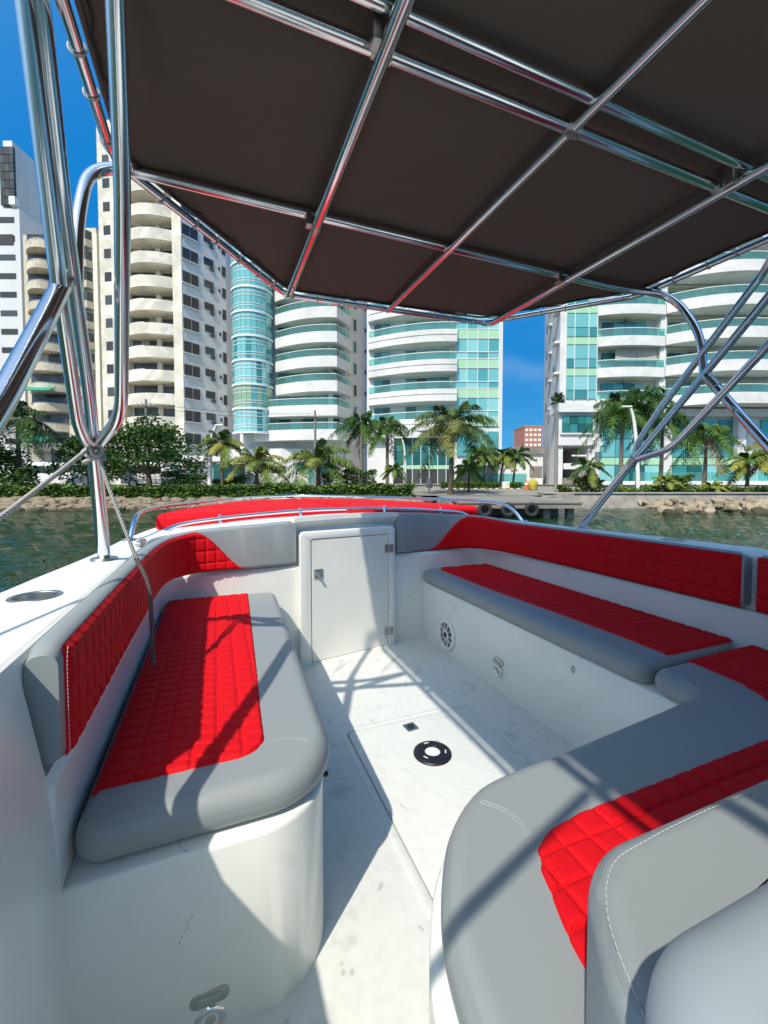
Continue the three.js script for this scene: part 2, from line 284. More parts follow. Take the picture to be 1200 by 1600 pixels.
function palm(name, label, u, d, h, o) {
  const R = rng(o.seed), t = thing(name, label, 'palm', S(u, d, groundY(d) - 0.05).toArray(), -YAW, 'palms along the shore');
  const lx = o.lean ?? 0, H = h, pts = []; for (let k = 0; k <= 10; k++) { const q = k / 10; pts.push(V(lx * q * q, H * q, 0.1 * Math.sin(q * 2))); }
  const tr = o.tr ?? 0.1; part('trunk', skin(pts, (q) => tr * (1.35 - 0.6 * q) * (q < 0.06 ? 1.35 : 1), 9), o.pale ? M.paleBark : M.bark, t);
  if (o.shaft) part('crown_shaft', skin([V(lx, H - 0.1, 0.09), V(lx, H + 0.25, 0.09), V(lx, H + 0.6, 0.09)], (q) => tr * (1.1 - 0.5 * q), 8), std({ color: lin(0.10, 0.20, 0.06), roughness: 0.5 }), t);
  const top = V(lx, H + (o.shaft ? 0.5 : 0), 0.09), L = new Leaves(), nf = o.nf ?? 20, G = o.col ?? [0.05, 0.12, 0.025], Y = o.col2 ?? [0.16, 0.19, 0.03];
  const hang = o.droop ?? 1;
  for (let f = 0; f < nf; f++) {
    const az = f * 2.39996 + R() * 0.5, age = (f + 0.5) / nf, el = lerp(1.35, o.low ?? -0.35, Math.pow(age, 0.8)) + (R() - 0.5) * 0.25, len = o.r * (0.85 + R() * 0.3) * (age < 0.12 ? 0.8 : 1);
    const dir = V(Math.cos(az) * Math.cos(el), Math.sin(el), Math.sin(az) * Math.cos(el)), side = V(-Math.sin(az), 0, Math.cos(az));
    const dead = o.dead && age > 1 - o.dead; const base = dead ? [0.20, 0.13, 0.05] : mixc(G, Y, Math.pow(R(), 2) * (0.3 + age * 0.7));
    const N = o.seg ?? 30, P = []; for (let k = 0; k <= N; k++) { const q = k / N; P.push(top.clone().addScaledVector(dir, len * q).add(V(0, -len * 0.62 * hang * q * q * (0.5 + 0.5 * Math.cos(el)), 0)).addScaledVector(side, 0.08 * len * Math.sin(q * 3 + f))); }
    const rw = 0.022;
    for (let k = 0; k < N; k++) {
      const tan = P[k + 1].clone().sub(P[k]).normalize(), w = rw * (1 - k / N) + 0.006, sN = side.clone();
      L.quad(P[k].clone().addScaledVector(sN, -w), P[k].clone().addScaledVector(sN, w), P[k + 1].clone().addScaledVector(sN, w * 0.9), P[k + 1].clone().addScaledVector(sN, -w * 0.9), mixc(base, [0.12, 0.14, 0.04], 0.4));
      const q = k / N; if (q < 0.08) continue;
      const ll = len * (o.leaf ?? 0.30) * Math.pow(Math.sin(Math.PI * (0.12 + 0.85 * q)), 0.6) * (0.85 + R() * 0.3);
      for (const s of [-1, 1]) for (let rep = 0; rep < (o.dense ?? 2); rep++) {
        const out = side.clone().multiplyScalar(s * (0.85 + R() * 0.2)).addScaledVector(tan, 0.55 + R() * 0.3); out.y += 0.25 - 0.55 * hang * R() - (o.plume ? (R() - 0.35) * 1.4 : 0); out.normalize();
        const a = P[k].clone().lerp(P[k + 1], R()), mid = a.clone().addScaledVector(out, ll * 0.5), end = a.clone().addScaledVector(out, ll).add(V(0, -ll * 0.42 * hang, 0)), wv = tan.clone().multiplyScalar(o.lw ?? 0.055);
        const c = mixc(base, [base[0] * 1.5, base[1] * 1.4, base[2] * 1.3], R() * 0.8);
        L.quad(a, a.clone().add(wv), mid.clone().add(wv), mid, c); L.tri(mid, mid.clone().add(wv), end, c);
      }
    }
  }
  part('crown', L.geo(), M.frond, t);
  if (o.nuts) { const ng = []; for (let k = 0; k < o.nuts; k++) { const a = k * 2.1; const s = new THREE.SphereGeometry(0.11, 8, 6); s.scale(1, 1.2, 1); s.translate(top.x + Math.cos(a) * 0.2, top.y - 0.22 - 0.08 * (k % 2), top.z + Math.sin(a) * 0.2); ng.push(s); } part('coconuts', merge(ng), std({ color: lin(0.22, 0.2, 0.05), roughness: 0.6 }), t); }
  return t;
}
function blobLeaves(L, R, c, rad, n, size, G, Y) {
  for (let k = 0; k < n; k++) {
    const v = V(R() * 2 - 1, R() * 2 - 1, R() * 2 - 1); if (v.lengthSq() > 1) { k--; continue; }
    const p = V(c.x + v.x * rad.x, c.y + v.y * rad.y, c.z + v.z * rad.z), s = size * (0.6 + R() * 0.8);
    const a = R() * 6.28, t = V(Math.cos(a), (R() - 0.5) * 1.1, Math.sin(a)).normalize(), b = V(R() - 0.5, R() * 0.6 - 0.2, R() - 0.5).cross(t).normalize();
    L.quad(p, p.clone().addScaledVector(t, s * 0.5).addScaledVector(b, s * 0.3), p.clone().addScaledVector(t, s), p.clone().addScaledVector(t, s * 0.5).addScaledVector(b, -s * 0.3), mixc(G, Y, Math.pow(R(), 1.6)));
  }
}
function broadleaf(name, label, u, d, w, h, o) {
  const R = rng(o.seed), t = thing(name, label, 'tree', S(u, d, groundY(d) - 0.05).toArray(), -YAW, 'leafy trees along the shore'), L = new Leaves();
  const hb = o.clear ?? h * 0.25, limbs = [], fork = V(0, hb, 0);
  part('trunk', skin([V(0, 0, 0), V(0.05, hb * 0.5, 0), fork], (q) => (o.tr ?? 0.16) * (1.3 - 0.4 * q), 9), M.bark, t);
  const nb = o.clumps ?? 26, cr = [];
  for (let k = 0; k < nb; k++) {
    const a = k * 2.4 + R() * 0.6, rr = Math.sqrt((k + 0.5) / nb), yy = lerp(h * 0.9, hb * 1.15, rr * rr * 0.9 + (R() - 0.5) * 0.5);
    const c = V(Math.cos(a) * rr * w * 0.43, clamp(yy, hb, h * 0.93), Math.sin(a) * rr * w * 0.36), rad = w * (0.10 + R() * 0.07); cr.push(c);
    blobLeaves(L, R, c, V(rad * 1.2, rad * 0.8, rad * 1.2), o.n ?? 150, o.leaf ?? 0.2, o.G ?? [0.022, 0.06, 0.012], o.Y ?? [0.06, 0.13, 0.025]);
    if (k % 3 === 0) limbs.push(skin([fork.clone(), fork.clone().lerp(c, 0.5).add(V(0, 0.15, 0)), c], (q) => 0.07 * (1.2 - q), 6));
  }
  part('limbs', merge(limbs), M.bark, t); part('crown', L.geo(), M.leaf, t); return t;
}
function shrub(name, label, category, group, boxes, o) {      // boxes: [u0, u1, d0, d1, y0, y1]
  const R = rng(o.seed), L = new Leaves(), t = thing(name, label, category, [0, 0, 0], 0, group), cores = [];
  for (const [u0, u1, d0, d1, y0, y1] of boxes) {
    const n = Math.round((u1 - u0) * (o.per ?? 260));
    for (let k = 0; k < n; k++) {
      const u = lerp(u0, u1, R()), hv = fbm(u * 0.7, d0, o.seed, 3), top = y1 + hv * (o.rough ?? 0.25), dd = R() < 0.55 ? lerp(d0, d0 + 0.3, R()) : lerp(d0, d1, R()), y = R() < 0.4 ? top - R() * 0.15 : lerp(y0, top, R());
      blobLeaves(L, R, S(u, dd, y), V(0.08, 0.06, 0.08), 2, o.leaf ?? 0.16, o.G ?? [0.03, 0.075, 0.015], o.Y ?? [0.11, 0.19, 0.035]);
    }
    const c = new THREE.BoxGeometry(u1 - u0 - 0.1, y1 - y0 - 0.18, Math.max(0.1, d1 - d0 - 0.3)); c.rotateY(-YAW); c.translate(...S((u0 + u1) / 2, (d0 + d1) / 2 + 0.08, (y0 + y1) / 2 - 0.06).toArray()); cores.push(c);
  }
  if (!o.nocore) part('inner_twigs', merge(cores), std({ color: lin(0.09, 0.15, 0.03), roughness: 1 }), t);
  part('leaves', L.geo(), M.leaf, t); return t;
}
shrub('hedge', 'long low green hedge on the bank left of the jetty', 'hedge', undefined, [[-32, -20, 23.2, 24.9, -0.22, 0.76], [-20, -9, 23.2, 24.9, -0.2, 0.8], [-9, 1.6, 23.2, 24.9, -0.18, 0.84]], { seed: 11, per: 520, rough: 0.5, Y: [0.17, 0.26, 0.05] });
shrub('hedge', 'clipped green hedge on the striped planter before the lobby', 'hedge', undefined, [[4.2, 8.6, 31, 31.8, 0.56, 1.0]], { seed: 12, per: 260, leaf: 0.12, rough: 0.05 });
shrub('hedge', 'short clipped hedge beside the white gate post', 'hedge', undefined, [[9.2, 10.2, 31, 31.8, 0.56, 0.98]], { seed: 13, per: 260, leaf: 0.12, rough: 0.05 });
shrub('ground_cover', 'leafy ground cover along the top of the sea wall', 'plants', undefined, [[13.2, 34, 24.6, 25.6, 0.38, 0.72]], { seed: 14, per: 170, rough: 0.3, Y: [0.2, 0.27, 0.05] });
for (const [label, u, d, w, y0, h, seed, Y] of [
  ['round yellow-green bush at the foot of the small wall palm', 12.15, 24.9, 1.5, 0.42, 0.75, 21, [0.26, 0.28, 0.05]],
  ['small bush on the promenade left of the ramp', 10.6, 24.6, 0.7, 0.36, 0.4, 22, [0.2, 0.24, 0.05]],
  ['dark round shrub below the pair of royal palms', -1.6, 28, 2.0, 0.4, 1.35, 23, [0.07, 0.14, 0.03]],
  ['yellowish shrub beside the tallest young coconut palm', -3.2, 27.2, 1.6, 0.4, 1.1, 24, [0.2, 0.22, 0.03]],
  ['leafy shrub with big leaves on the sea wall', 17.9, 25.2, 1.1, 0.42, 1.0, 25, [0.16, 0.25, 0.05]],
  ['dark bush under the leafy shore tree', -13.2, 27.5, 2.6, 0.4, 1.0, 26, [0.06, 0.11, 0.03]],
  ['dark bush behind the hedge under the curved lamp', -10.4, 27.8, 1.8, 0.4, 0.9, 27, [0.05, 0.10, 0.02]],
]) shrub('bush', label, 'bush', 'bushes along the shore', [[u - w / 2, u + w / 2, d, d + w * 0.6, y0, y0 + h]], { seed, per: 420, rough: 0.9, Y, leaf: 0.17, nocore: true });
const YEL = [0.30, 0.27, 0.05], ROYAL = { col: [0.028, 0.075, 0.018], col2: [0.08, 0.15, 0.03], shaft: true, plume: true, pale: true, nf: 18, droop: 1.25, low: -0.5, leaf: 0.26, dense: 2, tr: 0.12 };
palm('coconut_palm', 'tall shaggy palm at the far left beside the beige tower', -23.2, 27, 4.7, { r: 2.5, nf: 22, droop: 1.2, seed: 101, col: [0.03, 0.075, 0.02], dense: 2, tr: 0.13 });
palm('coconut_palm', 'slim palm beside the curved white street lamp', -10.5, 27.5, 3.2, { r: 1.7, nf: 18, seed: 102, col2: YEL, tr: 0.09 });
palm('coconut_palm', 'young yellow-green palm before the white van', -8.1, 27, 1.9, { r: 2.3, nf: 17, seed: 103, col: [0.09, 0.14, 0.03], col2: YEL, tr: 0.12, low: -0.15 });
palm('coconut_palm', 'bushy yellow-green palm in front of the curved white balconies', -4.1, 26.5, 1.9, { r: 2.7, nf: 20, seed: 104, col: [0.07, 0.13, 0.03], col2: YEL, tr: 0.13, low: -0.1 });
palm('royal_palm', 'left one of the two drooping royal palms between the white buildings', -1.75, 33, 4.5, { ...ROYAL, r: 2.3, seed: 105 });
palm('royal_palm', 'right one of the two drooping royal palms between the white buildings', 0.25, 33, 4.3, { ...ROYAL, r: 2.1, seed: 106 });
palm('coconut_palm', 'tiny palm by the pale lamp post', 0.7, 30, 1.5, { r: 0.95, nf: 14, seed: 107, tr: 0.06 });
palm('coconut_palm', 'large coconut palm before the lobby with green panels', 3.9, 24.7, 4.1, { r: 2.75, nf: 22, seed: 108, col: [0.045, 0.09, 0.022], col2: [0.2, 0.2, 0.06], droop: 1.05, tr: 0.12, nuts: 6, lean: 0.05 });
palm('coconut_palm', 'small bright palm to the right of the large coconut palm', 5.5, 27.5, 1.55, { r: 1.35, nf: 15, seed: 109, col: [0.08, 0.16, 0.03], tr: 0.07 });
palm('coconut_palm', 'palm half hidden behind the large coconut palm', 7.4, 33.5, 2.6, { r: 1.5, nf: 15, seed: 110, tr: 0.08 });
palm('coconut_palm', 'slim palm at the corner of the green panelled building', 8.5, 36, 2.9, { r: 1.45, nf: 15, seed: 111, tr: 0.08, lean: 0.15, low: -0.55, col: [0.03, 0.08, 0.02] });
palm('coconut_palm', 'middle one of the slim palms under the blue sky gap', 9.9, 36, 2.6, { r: 1.45, nf: 15, seed: 112, tr: 0.08, lean: 0.3, low: -0.55, col: [0.03, 0.08, 0.02] });
palm('coconut_palm', 'rightmost slim palm under the blue sky gap', 11.0, 36, 2.7, { r: 1.5, nf: 15, seed: 113, tr: 0.08, lean: 0.35, low: -0.55, col: [0.03, 0.08, 0.02] });
palm('coconut_palm', 'small palm standing in the round bush on the sea wall', 12.0, 25, 1.7, { r: 1.15, nf: 12, seed: 114, tr: 0.05, col: [0.03, 0.07, 0.02] });
palm('royal_palm', 'royal palm beside the slanted white street lamp', 16.2, 29, 5.1, { ...ROYAL, r: 2.7, seed: 115, nf: 22 });
palm('royal_palm', 'tallest royal palm before the right white building', 17.7, 29.5, 5.6, { ...ROYAL, r: 2.7, seed: 116, nf: 22 });
palm('royal_palm', 'royal palm behind the slanting canopy struts', 19.6, 30, 4.4, { ...ROYAL, r: 2.4, seed: 117 });
palm('royal_palm', 'pale trunked royal palm with a few dead fronds', 22.7, 30, 3.4, { ...ROYAL, r: 2.4, seed: 118, nf: 20, dead: 0.1, col: [0.05, 0.11, 0.025] });
palm('coconut_palm', 'feathery palm at the right edge of the promenade', 21.6, 25.2, 2.0, { r: 1.5, nf: 16, seed: 119, col2: YEL, tr: 0.09 });
palm('coconut_palm', 'yellowing palm at the far right edge', 23.2, 25, 2.6, { r: 1.9, nf: 18, seed: 120, col: [0.08, 0.12, 0.03], col2: YEL, tr: 0.1 });
palm('coconut_palm', 'low yellow-green palm tuft on the sea wall', 16.5, 24.9, 0.75, { r: 0.95, nf: 14, seed: 121, col: [0.13, 0.19, 0.04], col2: YEL, tr: 0.06, low: 0 });
palm('coconut_palm', 'low tuft of spiky leaves beneath the dead-fronded royal palm', 19.2, 24.9, 0.5, { r: 0.8, nf: 13, seed: 122, col: [0.12, 0.18, 0.04], col2: YEL, tr: 0.06, low: 0 });
broadleaf('leafy_tree', 'wide dark leafy tree in front of the cream tower', -15.6, 28, 6.6, 4.9, { seed: 201, clumps: 40, n: 170 });
broadleaf('leafy_tree', 'dark leafy tree at the left edge of the shore', -24.5, 26.5, 5.0, 3.2, { seed: 202, clumps: 30, n: 160, clear: 0.6, Y: [0.09, 0.17, 0.03] });
broadleaf('leafy_tree', 'leafy tree behind the tied canopy post', -20.2, 29, 4.8, 4.1, { seed: 203, clumps: 30, n: 160, clear: 1.0 });

// ---------------------------------------------------------------- street furniture on the shore
M.lampWhite = std({ color: lin(0.72, 0.72, 0.70), roughness: 0.45 });
function streetLamp(label, u, d, pts, r = 0.09) {
  const t = thing('street_lamp', label, 'street lamp', S(u, d, groundY(d) - 0.05).toArray(), -YAW, 'street lamps on the promenade');
  const c = new THREE.CatmullRomCurve3(pts.map(([x, y]) => V(x, y, 0)));
  part('pole', tubeGeo(c, (q) => r * (1.15 - 0.55 * q), 16, 10), M.lampWhite, t);
  const e = pts[pts.length - 1], dir = Math.sign(e[0] - pts[pts.length - 2][0]) || 1;
  const h = new RoundedBoxGeometry(0.55, 0.1, 0.24, 3, 0.04); h.translate(e[0] + dir * 0.2, e[1], 0); part('lamp_head', h, M.lampWhite, t); return t;
}
streetLamp('curved white street lamp between leafy tree and young palm', -11.35, 27.5, [[0, 0], [0.05, 2], [0.18, 3.6], [0.5, 4.35]], 0.13);
streetLamp('slanted white street lamp before the right royal palms', 14.95, 25.4, [[0.35, 0], [0.2, 2.6], [-0.05, 4.6], [-0.25, 5.25]], 0.11);
streetLamp('slim pale street lamp beside the royal palm pair', 1.55, 30, [[0, 0], [-0.05, 2], [-0.15, 3.2], [-0.32, 3.7]], 0.07);
M.poleGrey = std({ color: lin(0.36, 0.35, 0.33), map: concreteTex, roughness: 0.9 });
for (const [label, u, d, h] of [['concrete utility pole before the curved white balconies', -5.35, 33, 6.0], ['concrete utility pole above the wide leafy tree', -17.9, 32, 6.7], ['thin concrete pole by the white gate of the right building', 12.6, 31, 5.8]]) {
  const t = thing('utility_pole', label, 'pole', S(u, d, groundY(d) - 0.05).toArray(), -YAW, 'utility poles behind the shore');
  part('pole', new THREE.CylinderGeometry(0.08, 0.13, h, 10).translate(0, h / 2, 0), M.poleGrey, t);
  if (h !== 5.8) part('crossarm', new THREE.BoxGeometry(1.5, 0.1, 0.1).translate(0, h - 0.5, 0.12), M.poleGrey, t);
  if (h !== 5.8) for (const x of [-0.65, -0.3, 0.3, 0.65]) part('insulator', new THREE.CylinderGeometry(0.04, 0.06, 0.2, 8).translate(x, h - 0.35, 0.12), M.lampWhite, t);
}
for (const [h0, h1, label] of [[6.4, 5.7, 'upper power line sagging between the shore poles'], [6.1, 5.4, 'lower power line sagging between the shore poles']]) {
  const a = S(-17.9, 32, groundY(32) + h0), b = S(-5.35, 33, groundY(33) + h1), pts = []; for (let k = 0; k <= 16; k++) { const q = k / 16, p = a.clone().lerp(b, q); p.y -= 0.5 * 4 * q * (1 - q) * 0.6; pts.push(p); }
  solo('power_line', skin(pts, () => 0.014, 5), M.cord, label, 'wire', 'power lines');
}
// jetty with tyres
M.plank = [lin(0.42, 0.40, 0.35), lin(0.36, 0.34, 0.30), lin(0.47, 0.45, 0.40)].map((c) => std({ color: c, map: concreteTex, roughness: 0.9 }));
{
  const t = thing('jetty', 'weathered grey concrete and plank jetty hung with tyres', 'jetty', S(0, 0, 0).toArray(), -YAW);
  const J = (n, m, u0, u1, y0, y1, d0, d1) => bx(n, m, t, u0, u1, y0, y1, -d1, -d0);
  for (let k = 0; k < 9; k++) J('plank', M.plank[k % 3], 3.0, 8.15 - 0.1 * (k % 2), 0.19 + 0.006 * (k % 2), 0.27 + 0.006 * ((k * 5) % 3), 17.2 + k * 0.74, 17.9 + k * 0.74);
  J('edge_beam', M.plank[1], 3.0, 8.1, -0.02, 0.185, 17.25, 17.5); J('edge_beam', M.plank[0], 7.75, 8.0, -0.02, 0.18, 17.5, 23.6);
  J('quay_fill', M.concrete, 2.9, 7.7, -1.2, 0.16, 18.6, 23.5);
  for (const u of [3.6, 5.2, 6.8, 7.8]) for (const d of [17.6, 20.5]) J('pile', M.poleGrey, u - 0.14, u + 0.14, -1.5, 0.0, d, d + 0.28);
}
[[4.1, 'leftmost tyre hanging on the jetty'], [5.05, 'middle tyre hanging on the jetty'], [6.0, 'rightmost tyre hanging on the jetty']].forEach(([u, label]) => {
  const g = new THREE.TorusGeometry(0.22, 0.085, 10, 26); g.scale(1, 1, 0.9); g.rotateY(-YAW); g.translate(...S(u, 17.13, -0.07).toArray());
  solo('tyre', g, M.rubberAndGapShade, label, 'tyre', 'tyres on the jetty');
});
// small things on the promenade
{
  const r = thing('boat_ramp', 'sloping concrete ramp wall next to the jetty', 'ramp', S(0, 0, 0).toArray(), -YAW);
  const g = new THREE.BufferGeometry();
  const sh = new THREE.Shape([[8.2, -0.9], [10.4, -0.9], [10.4, 0.44], [9.9, 0.44], [8.2, 0.1]].map((p) => new THREE.Vector2(...p)));
  const e = new THREE.ExtrudeGeometry(sh, { depth: 0.5, bevelEnabled: false }); e.translate(0, 0, -23.6); part('ramp_wall', metric(e), M.concrete, r);
  part('ramp_slab', new THREE.BoxGeometry(5.2, 0.5, 0.6).translate(5.6, 0.05, -24.0), M.concrete, r);
}
{
  const k = thing('planter_kerb', 'kerb painted in dark and pale stripes under the clipped hedge', 'kerb', S(0, 0, 0).toArray(), -YAW);
  const light = std({ color: lin(0.72, 0.66, 0.45), roughness: 0.8 }), dark = std({ color: lin(0.05, 0.05, 0.05), roughness: 0.8 });
  for (let i = 0; i < 24; i++) bx('kerb_stone', i % 2 ? light : dark, k, 4.2 + i * 0.26, 4.2 + i * 0.26 + 0.255, 0.42, 0.585, -30.95, -30.75);
}
{
  const c = thing('traffic_cone', 'orange traffic cone beside the yellow sack', 'cone', S(9.9, 29.4, groundY(29.4)).toArray(), -YAW), orange = std({ color: lin(0.7, 0.12, 0.02), roughness: 0.5 });
  part('base', new THREE.BoxGeometry(0.36, 0.04, 0.36).translate(0, 0.02, 0), orange, c);
  part('cone_body', new THREE.CylinderGeometry(0.04, 0.14, 0.66, 14).translate(0, 0.37, 0), orange, c);
  part('reflective_band', new THREE.CylinderGeometry(0.082, 0.105, 0.14, 14).translate(0, 0.42, 0), M.whitePlastic, c);
  const sk = rockGeos[2].clone(); sk.scale(0.36, 0.5, 0.34); sk.translate(...S(10.35, 29.4, groundY(29.4) + 0.34).toArray());
  solo('sack', sk, std({ color: lin(0.42, 0.36, 0.05), roughness: 0.8 }), 'bulging yellow sack standing beside the orange cone', 'sack');
  const yel = std({ color: lin(0.6, 0.42, 0.06), roughness: 0.6 });
  [[5.15, 'leftmost yellow trestle on the promenade'], [6.7, 'middle yellow trestle on the promenade'], [8.2, 'rightmost yellow trestle on the promenade']].forEach(([u, label]) => {
    const t = thing('trestle', label, 'trestle', S(u, 28, groundY(28)).toArray(), -YAW, 'yellow trestles');
    for (const s of [-1, 1]) part('leg', skin([V(s * 0.22, 0, 0), V(s * 0.03, 0.5, 0)], () => 0.025, 6), yel, t);
    part('top_bar', skin([V(0, 0.5, -0.35), V(0, 0.5, 0.35)], () => 0.025, 6), yel, t);
  });
  const b = thing('litter_bin', 'round grey litter bin at the end of the long hedge', 'bin', S(2.75, 25.6, groundY(25.6)).toArray(), -YAW);
  part('post', new THREE.CylinderGeometry(0.05, 0.05, 0.4, 8).translate(0, 0.2, 0), M.steelDull, b); part('drum', new THREE.CylinderGeometry(0.2, 0.18, 0.55, 16, 1).translate(0, 0.62, 0), std({ color: lin(0.22, 0.22, 0.22), roughness: 0.5, metalness: 0.5 }), b); part('rim', new THREE.TorusGeometry(0.2, 0.02, 6, 18).rotateX(Math.PI / 2).translate(0, 0.9, 0), M.steelDull, b);
  bx('gate_post', std({ color: lin(0.75, 0.75, 0.72) }), scene, 0, 1, 0, 1, 0, 1);
  const gp = scene.children[scene.children.length - 1]; gp.name = 'gate_post'; gp.position.copy(S(8.9, 30.9, 0.78)); gp.scale.set(0.5, 0.55, 0.3); gp.rotation.y = -YAW; tag(gp, 'short white gate post between the clipped hedges', 'post');
}
{ // white van parked behind the young palm
  const t = thing('parked_van', 'white van parked behind the young yellow-green palm', 'van', S(-7.9, 31.5, groundY(31.5) + 0.02).toArray(), -YAW + 0.25);
  const white = phy({ color: lin(0.75, 0.75, 0.75), roughness: 0.25, clearcoat: 0.6 }), glass = phy({ color: lin(0.02, 0.03, 0.035), roughness: 0.05 });
  const sh = new THREE.Shape(); [[-2.2, 0.35], [2.1, 0.35], [2.15, 0.9], [1.5, 1.08], [0.95, 1.75], [-1.9, 1.85], [-2.2, 1.6]].forEach(([x, y], i) => i ? sh.lineTo(x, y) : sh.moveTo(x, y));
  const e = new THREE.ExtrudeGeometry(sh, { depth: 1.6, bevelEnabled: true, bevelSize: 0.06, bevelThickness: 0.06, bevelSegments: 3 }); e.translate(0, 0, -0.8); part('body', toCreasedNormals(e, 0.6), white, t);
  for (const [x0, x1] of [[-1.7, -0.6], [-0.5, 0.55]]) bx('side_window', glass, t, x0, x1, 1.1, 1.6, 0.87, 0.885);
  const ws = new THREE.BoxGeometry(0.02, 0.78, 1.4); ws.rotateZ(0.69); ws.translate(1.32, 1.4, 0); part('windscreen', ws, glass, t);
  for (const x of [-1.4, 1.35]) for (const z of [-0.75, 0.75]) { const w = part('wheel', new THREE.CylinderGeometry(0.34, 0.34, 0.22, 18).rotateX(Math.PI / 2).translate(x, 0.34, z), M.rubberAndGapShade, t); part('rim', new THREE.CylinderGeometry(0.2, 0.2, 0.24, 12).rotateX(Math.PI / 2).translate(x, 0.34, z), M.steelDull, w); }
  for (const z of [-0.6, 0.6]) bx('headlight', M.lens, t, 2.16, 2.22, 0.72, 0.86, z - 0.14, z + 0.14);
  for (const [u, d, a, label] of [[-17.0, 31.8, 0.1, 'white van parked behind the wide leafy tree'], [-24.3, 32, -0.1, 'white van parked behind the far left palm']]) { const c = t.clone(); c.name = numbered('parked_van'); c.position.copy(S(u, d, groundY(d) + 0.02)); c.rotation.y = -YAW + a; scene.add(c); c.userData = { label, category: 'van', group: 'vans parked along the shore road' }; }
  t.userData.group = 'vans parked along the shore road';
}

// ================================================================ BUILDINGS
const GY = 0.72;
M.wallWhite = std({ color: lin(0.82, 0.82, 0.80), map: stuccoTex, roughness: 0.85 });
M.wallCream = std({ color: lin(0.84, 0.80, 0.72), map: stainTex, roughness: 0.9 });
M.wallBeige = std({ color: lin(0.68, 0.62, 0.52), map: stainTex, roughness: 0.9 });
M.wallCool = std({ color: lin(0.76, 0.79, 0.80), map: stuccoTex, roughness: 0.85 });
M.darkGlass = [lin(0.04, 0.042, 0.045), lin(0.055, 0.05, 0.046), lin(0.07, 0.08, 0.08)].map((c) => phy({ color: c, roughness: 0.12 }));
M.teal = [lin(0.10, 0.38, 0.38), lin(0.06, 0.27, 0.28), lin(0.20, 0.52, 0.51), lin(0.30, 0.62, 0.60), lin(0.30, 0.46, 0.30)].map((c) => phy({ color: c, roughness: 0.08, metalness: 0.25 }));
M.curtain = std({ color: lin(0.36, 0.36, 0.33), roughness: 0.9 }); M.tealCurtain = phy({ color: lin(0.30, 0.46, 0.43), roughness: 0.15 });
M.tealDark = [lin(0.025, 0.16, 0.15), lin(0.04, 0.22, 0.21), lin(0.015, 0.10, 0.095)].map((c) => phy({ color: c, roughness: 0.1 }));
M.railGlass = phy({ color: lin(0.50, 0.84, 0.80), roughness: 0.04, transmission: 0.9, thickness: 0 });
M.spandrel = std({ color: lin(0.36, 0.60, 0.40), roughness: 0.35 });
M.frameWhite = std({ color: lin(0.72, 0.74, 0.73), roughness: 0.5 });
M.soffit = std({ color: lin(0.56, 0.52, 0.40), roughness: 0.9 });
M.pot = leafMat();
function bldg(name, label, u0, d0) {
  const t = thing(name, label, 'building', S(u0, d0, GY).toArray(), -YAW), o = { t };
  o.box = (n, m, a, b, y0, y1, dd0, dd1) => bx(n, m, t, a - u0, b - u0, y0 - GY, y1 - GY, -(dd1 - d0), -(dd0 - d0));
  o.poly = (n, m, pts, y0, y1) => part(n, plan(pts.map(([u, d]) => [u - u0, d - d0]), y0 - GY, y1 - GY), m, t);
  o.ribbon = (n, m, pts, y0, y1, th = 0.04, out = 0) => part(n, sweep(linePath(pts.map(([u, d]) => [u - u0, d - d0]), 1), () => [[out, y0 - GY], [out + th, y0 - GY], [out + th, y1 - GY], [out, y1 - GY]], true, true, 0.5), m, t);
  o.wall = (a, b) => { const du = b[0] - a[0], dd = b[1] - a[1], l = Math.hypot(du, dd), eu = du / l, ed = dd / l; return (n, m, s0, s1, y0, y1, proud = 0.04, th = 0.1) => { const s = (s0 + s1) / 2, off = proud - th / 2, u = a[0] + eu * s + ed * off, d = a[1] + ed * s - eu * off, q = part(n, UNIT, m, t); q.position.set(u - u0, (y0 + y1) / 2 - GY, -(d - d0)); q.scale.set(Math.abs(s1 - s0), y1 - y0, th); q.rotation.y = Math.atan2(ed, eu); return q; }; };
  return o;
}
const arc = (p0, pm, p1, n = 14) => { const c = new THREE.QuadraticBezierCurve(new THREE.Vector2(...p0), new THREE.Vector2(2 * pm[0] - (p0[0] + p1[0]) / 2, 2 * pm[1] - (p0[1] + p1[1]) / 2), new THREE.Vector2(...p1)); return c.getPoints(n).map((p) => [p.x, p.y]); };
const RB = rng(909), pick = (a) => a[Math.floor(RB() * a.length)];
function potPlant(o, u, d, y, s) { const L = new Leaves(); blobLeaves(L, RB, V(0, s * 0.5, 0), V(s * 0.7, s * 0.5, s * 0.4), 90, s * 0.4, [0.02, 0.06, 0.015], [0.06, 0.13, 0.03]); const m = part('balcony_plant', L.geo(), M.pot, o.t); m.position.copy(o.t.worldToLocal ? S(u, d, y) : S(u, d, y)); o.t.updateMatrixWorld(); m.position.copy(o.t.worldToLocal(S(u, d, y))); }

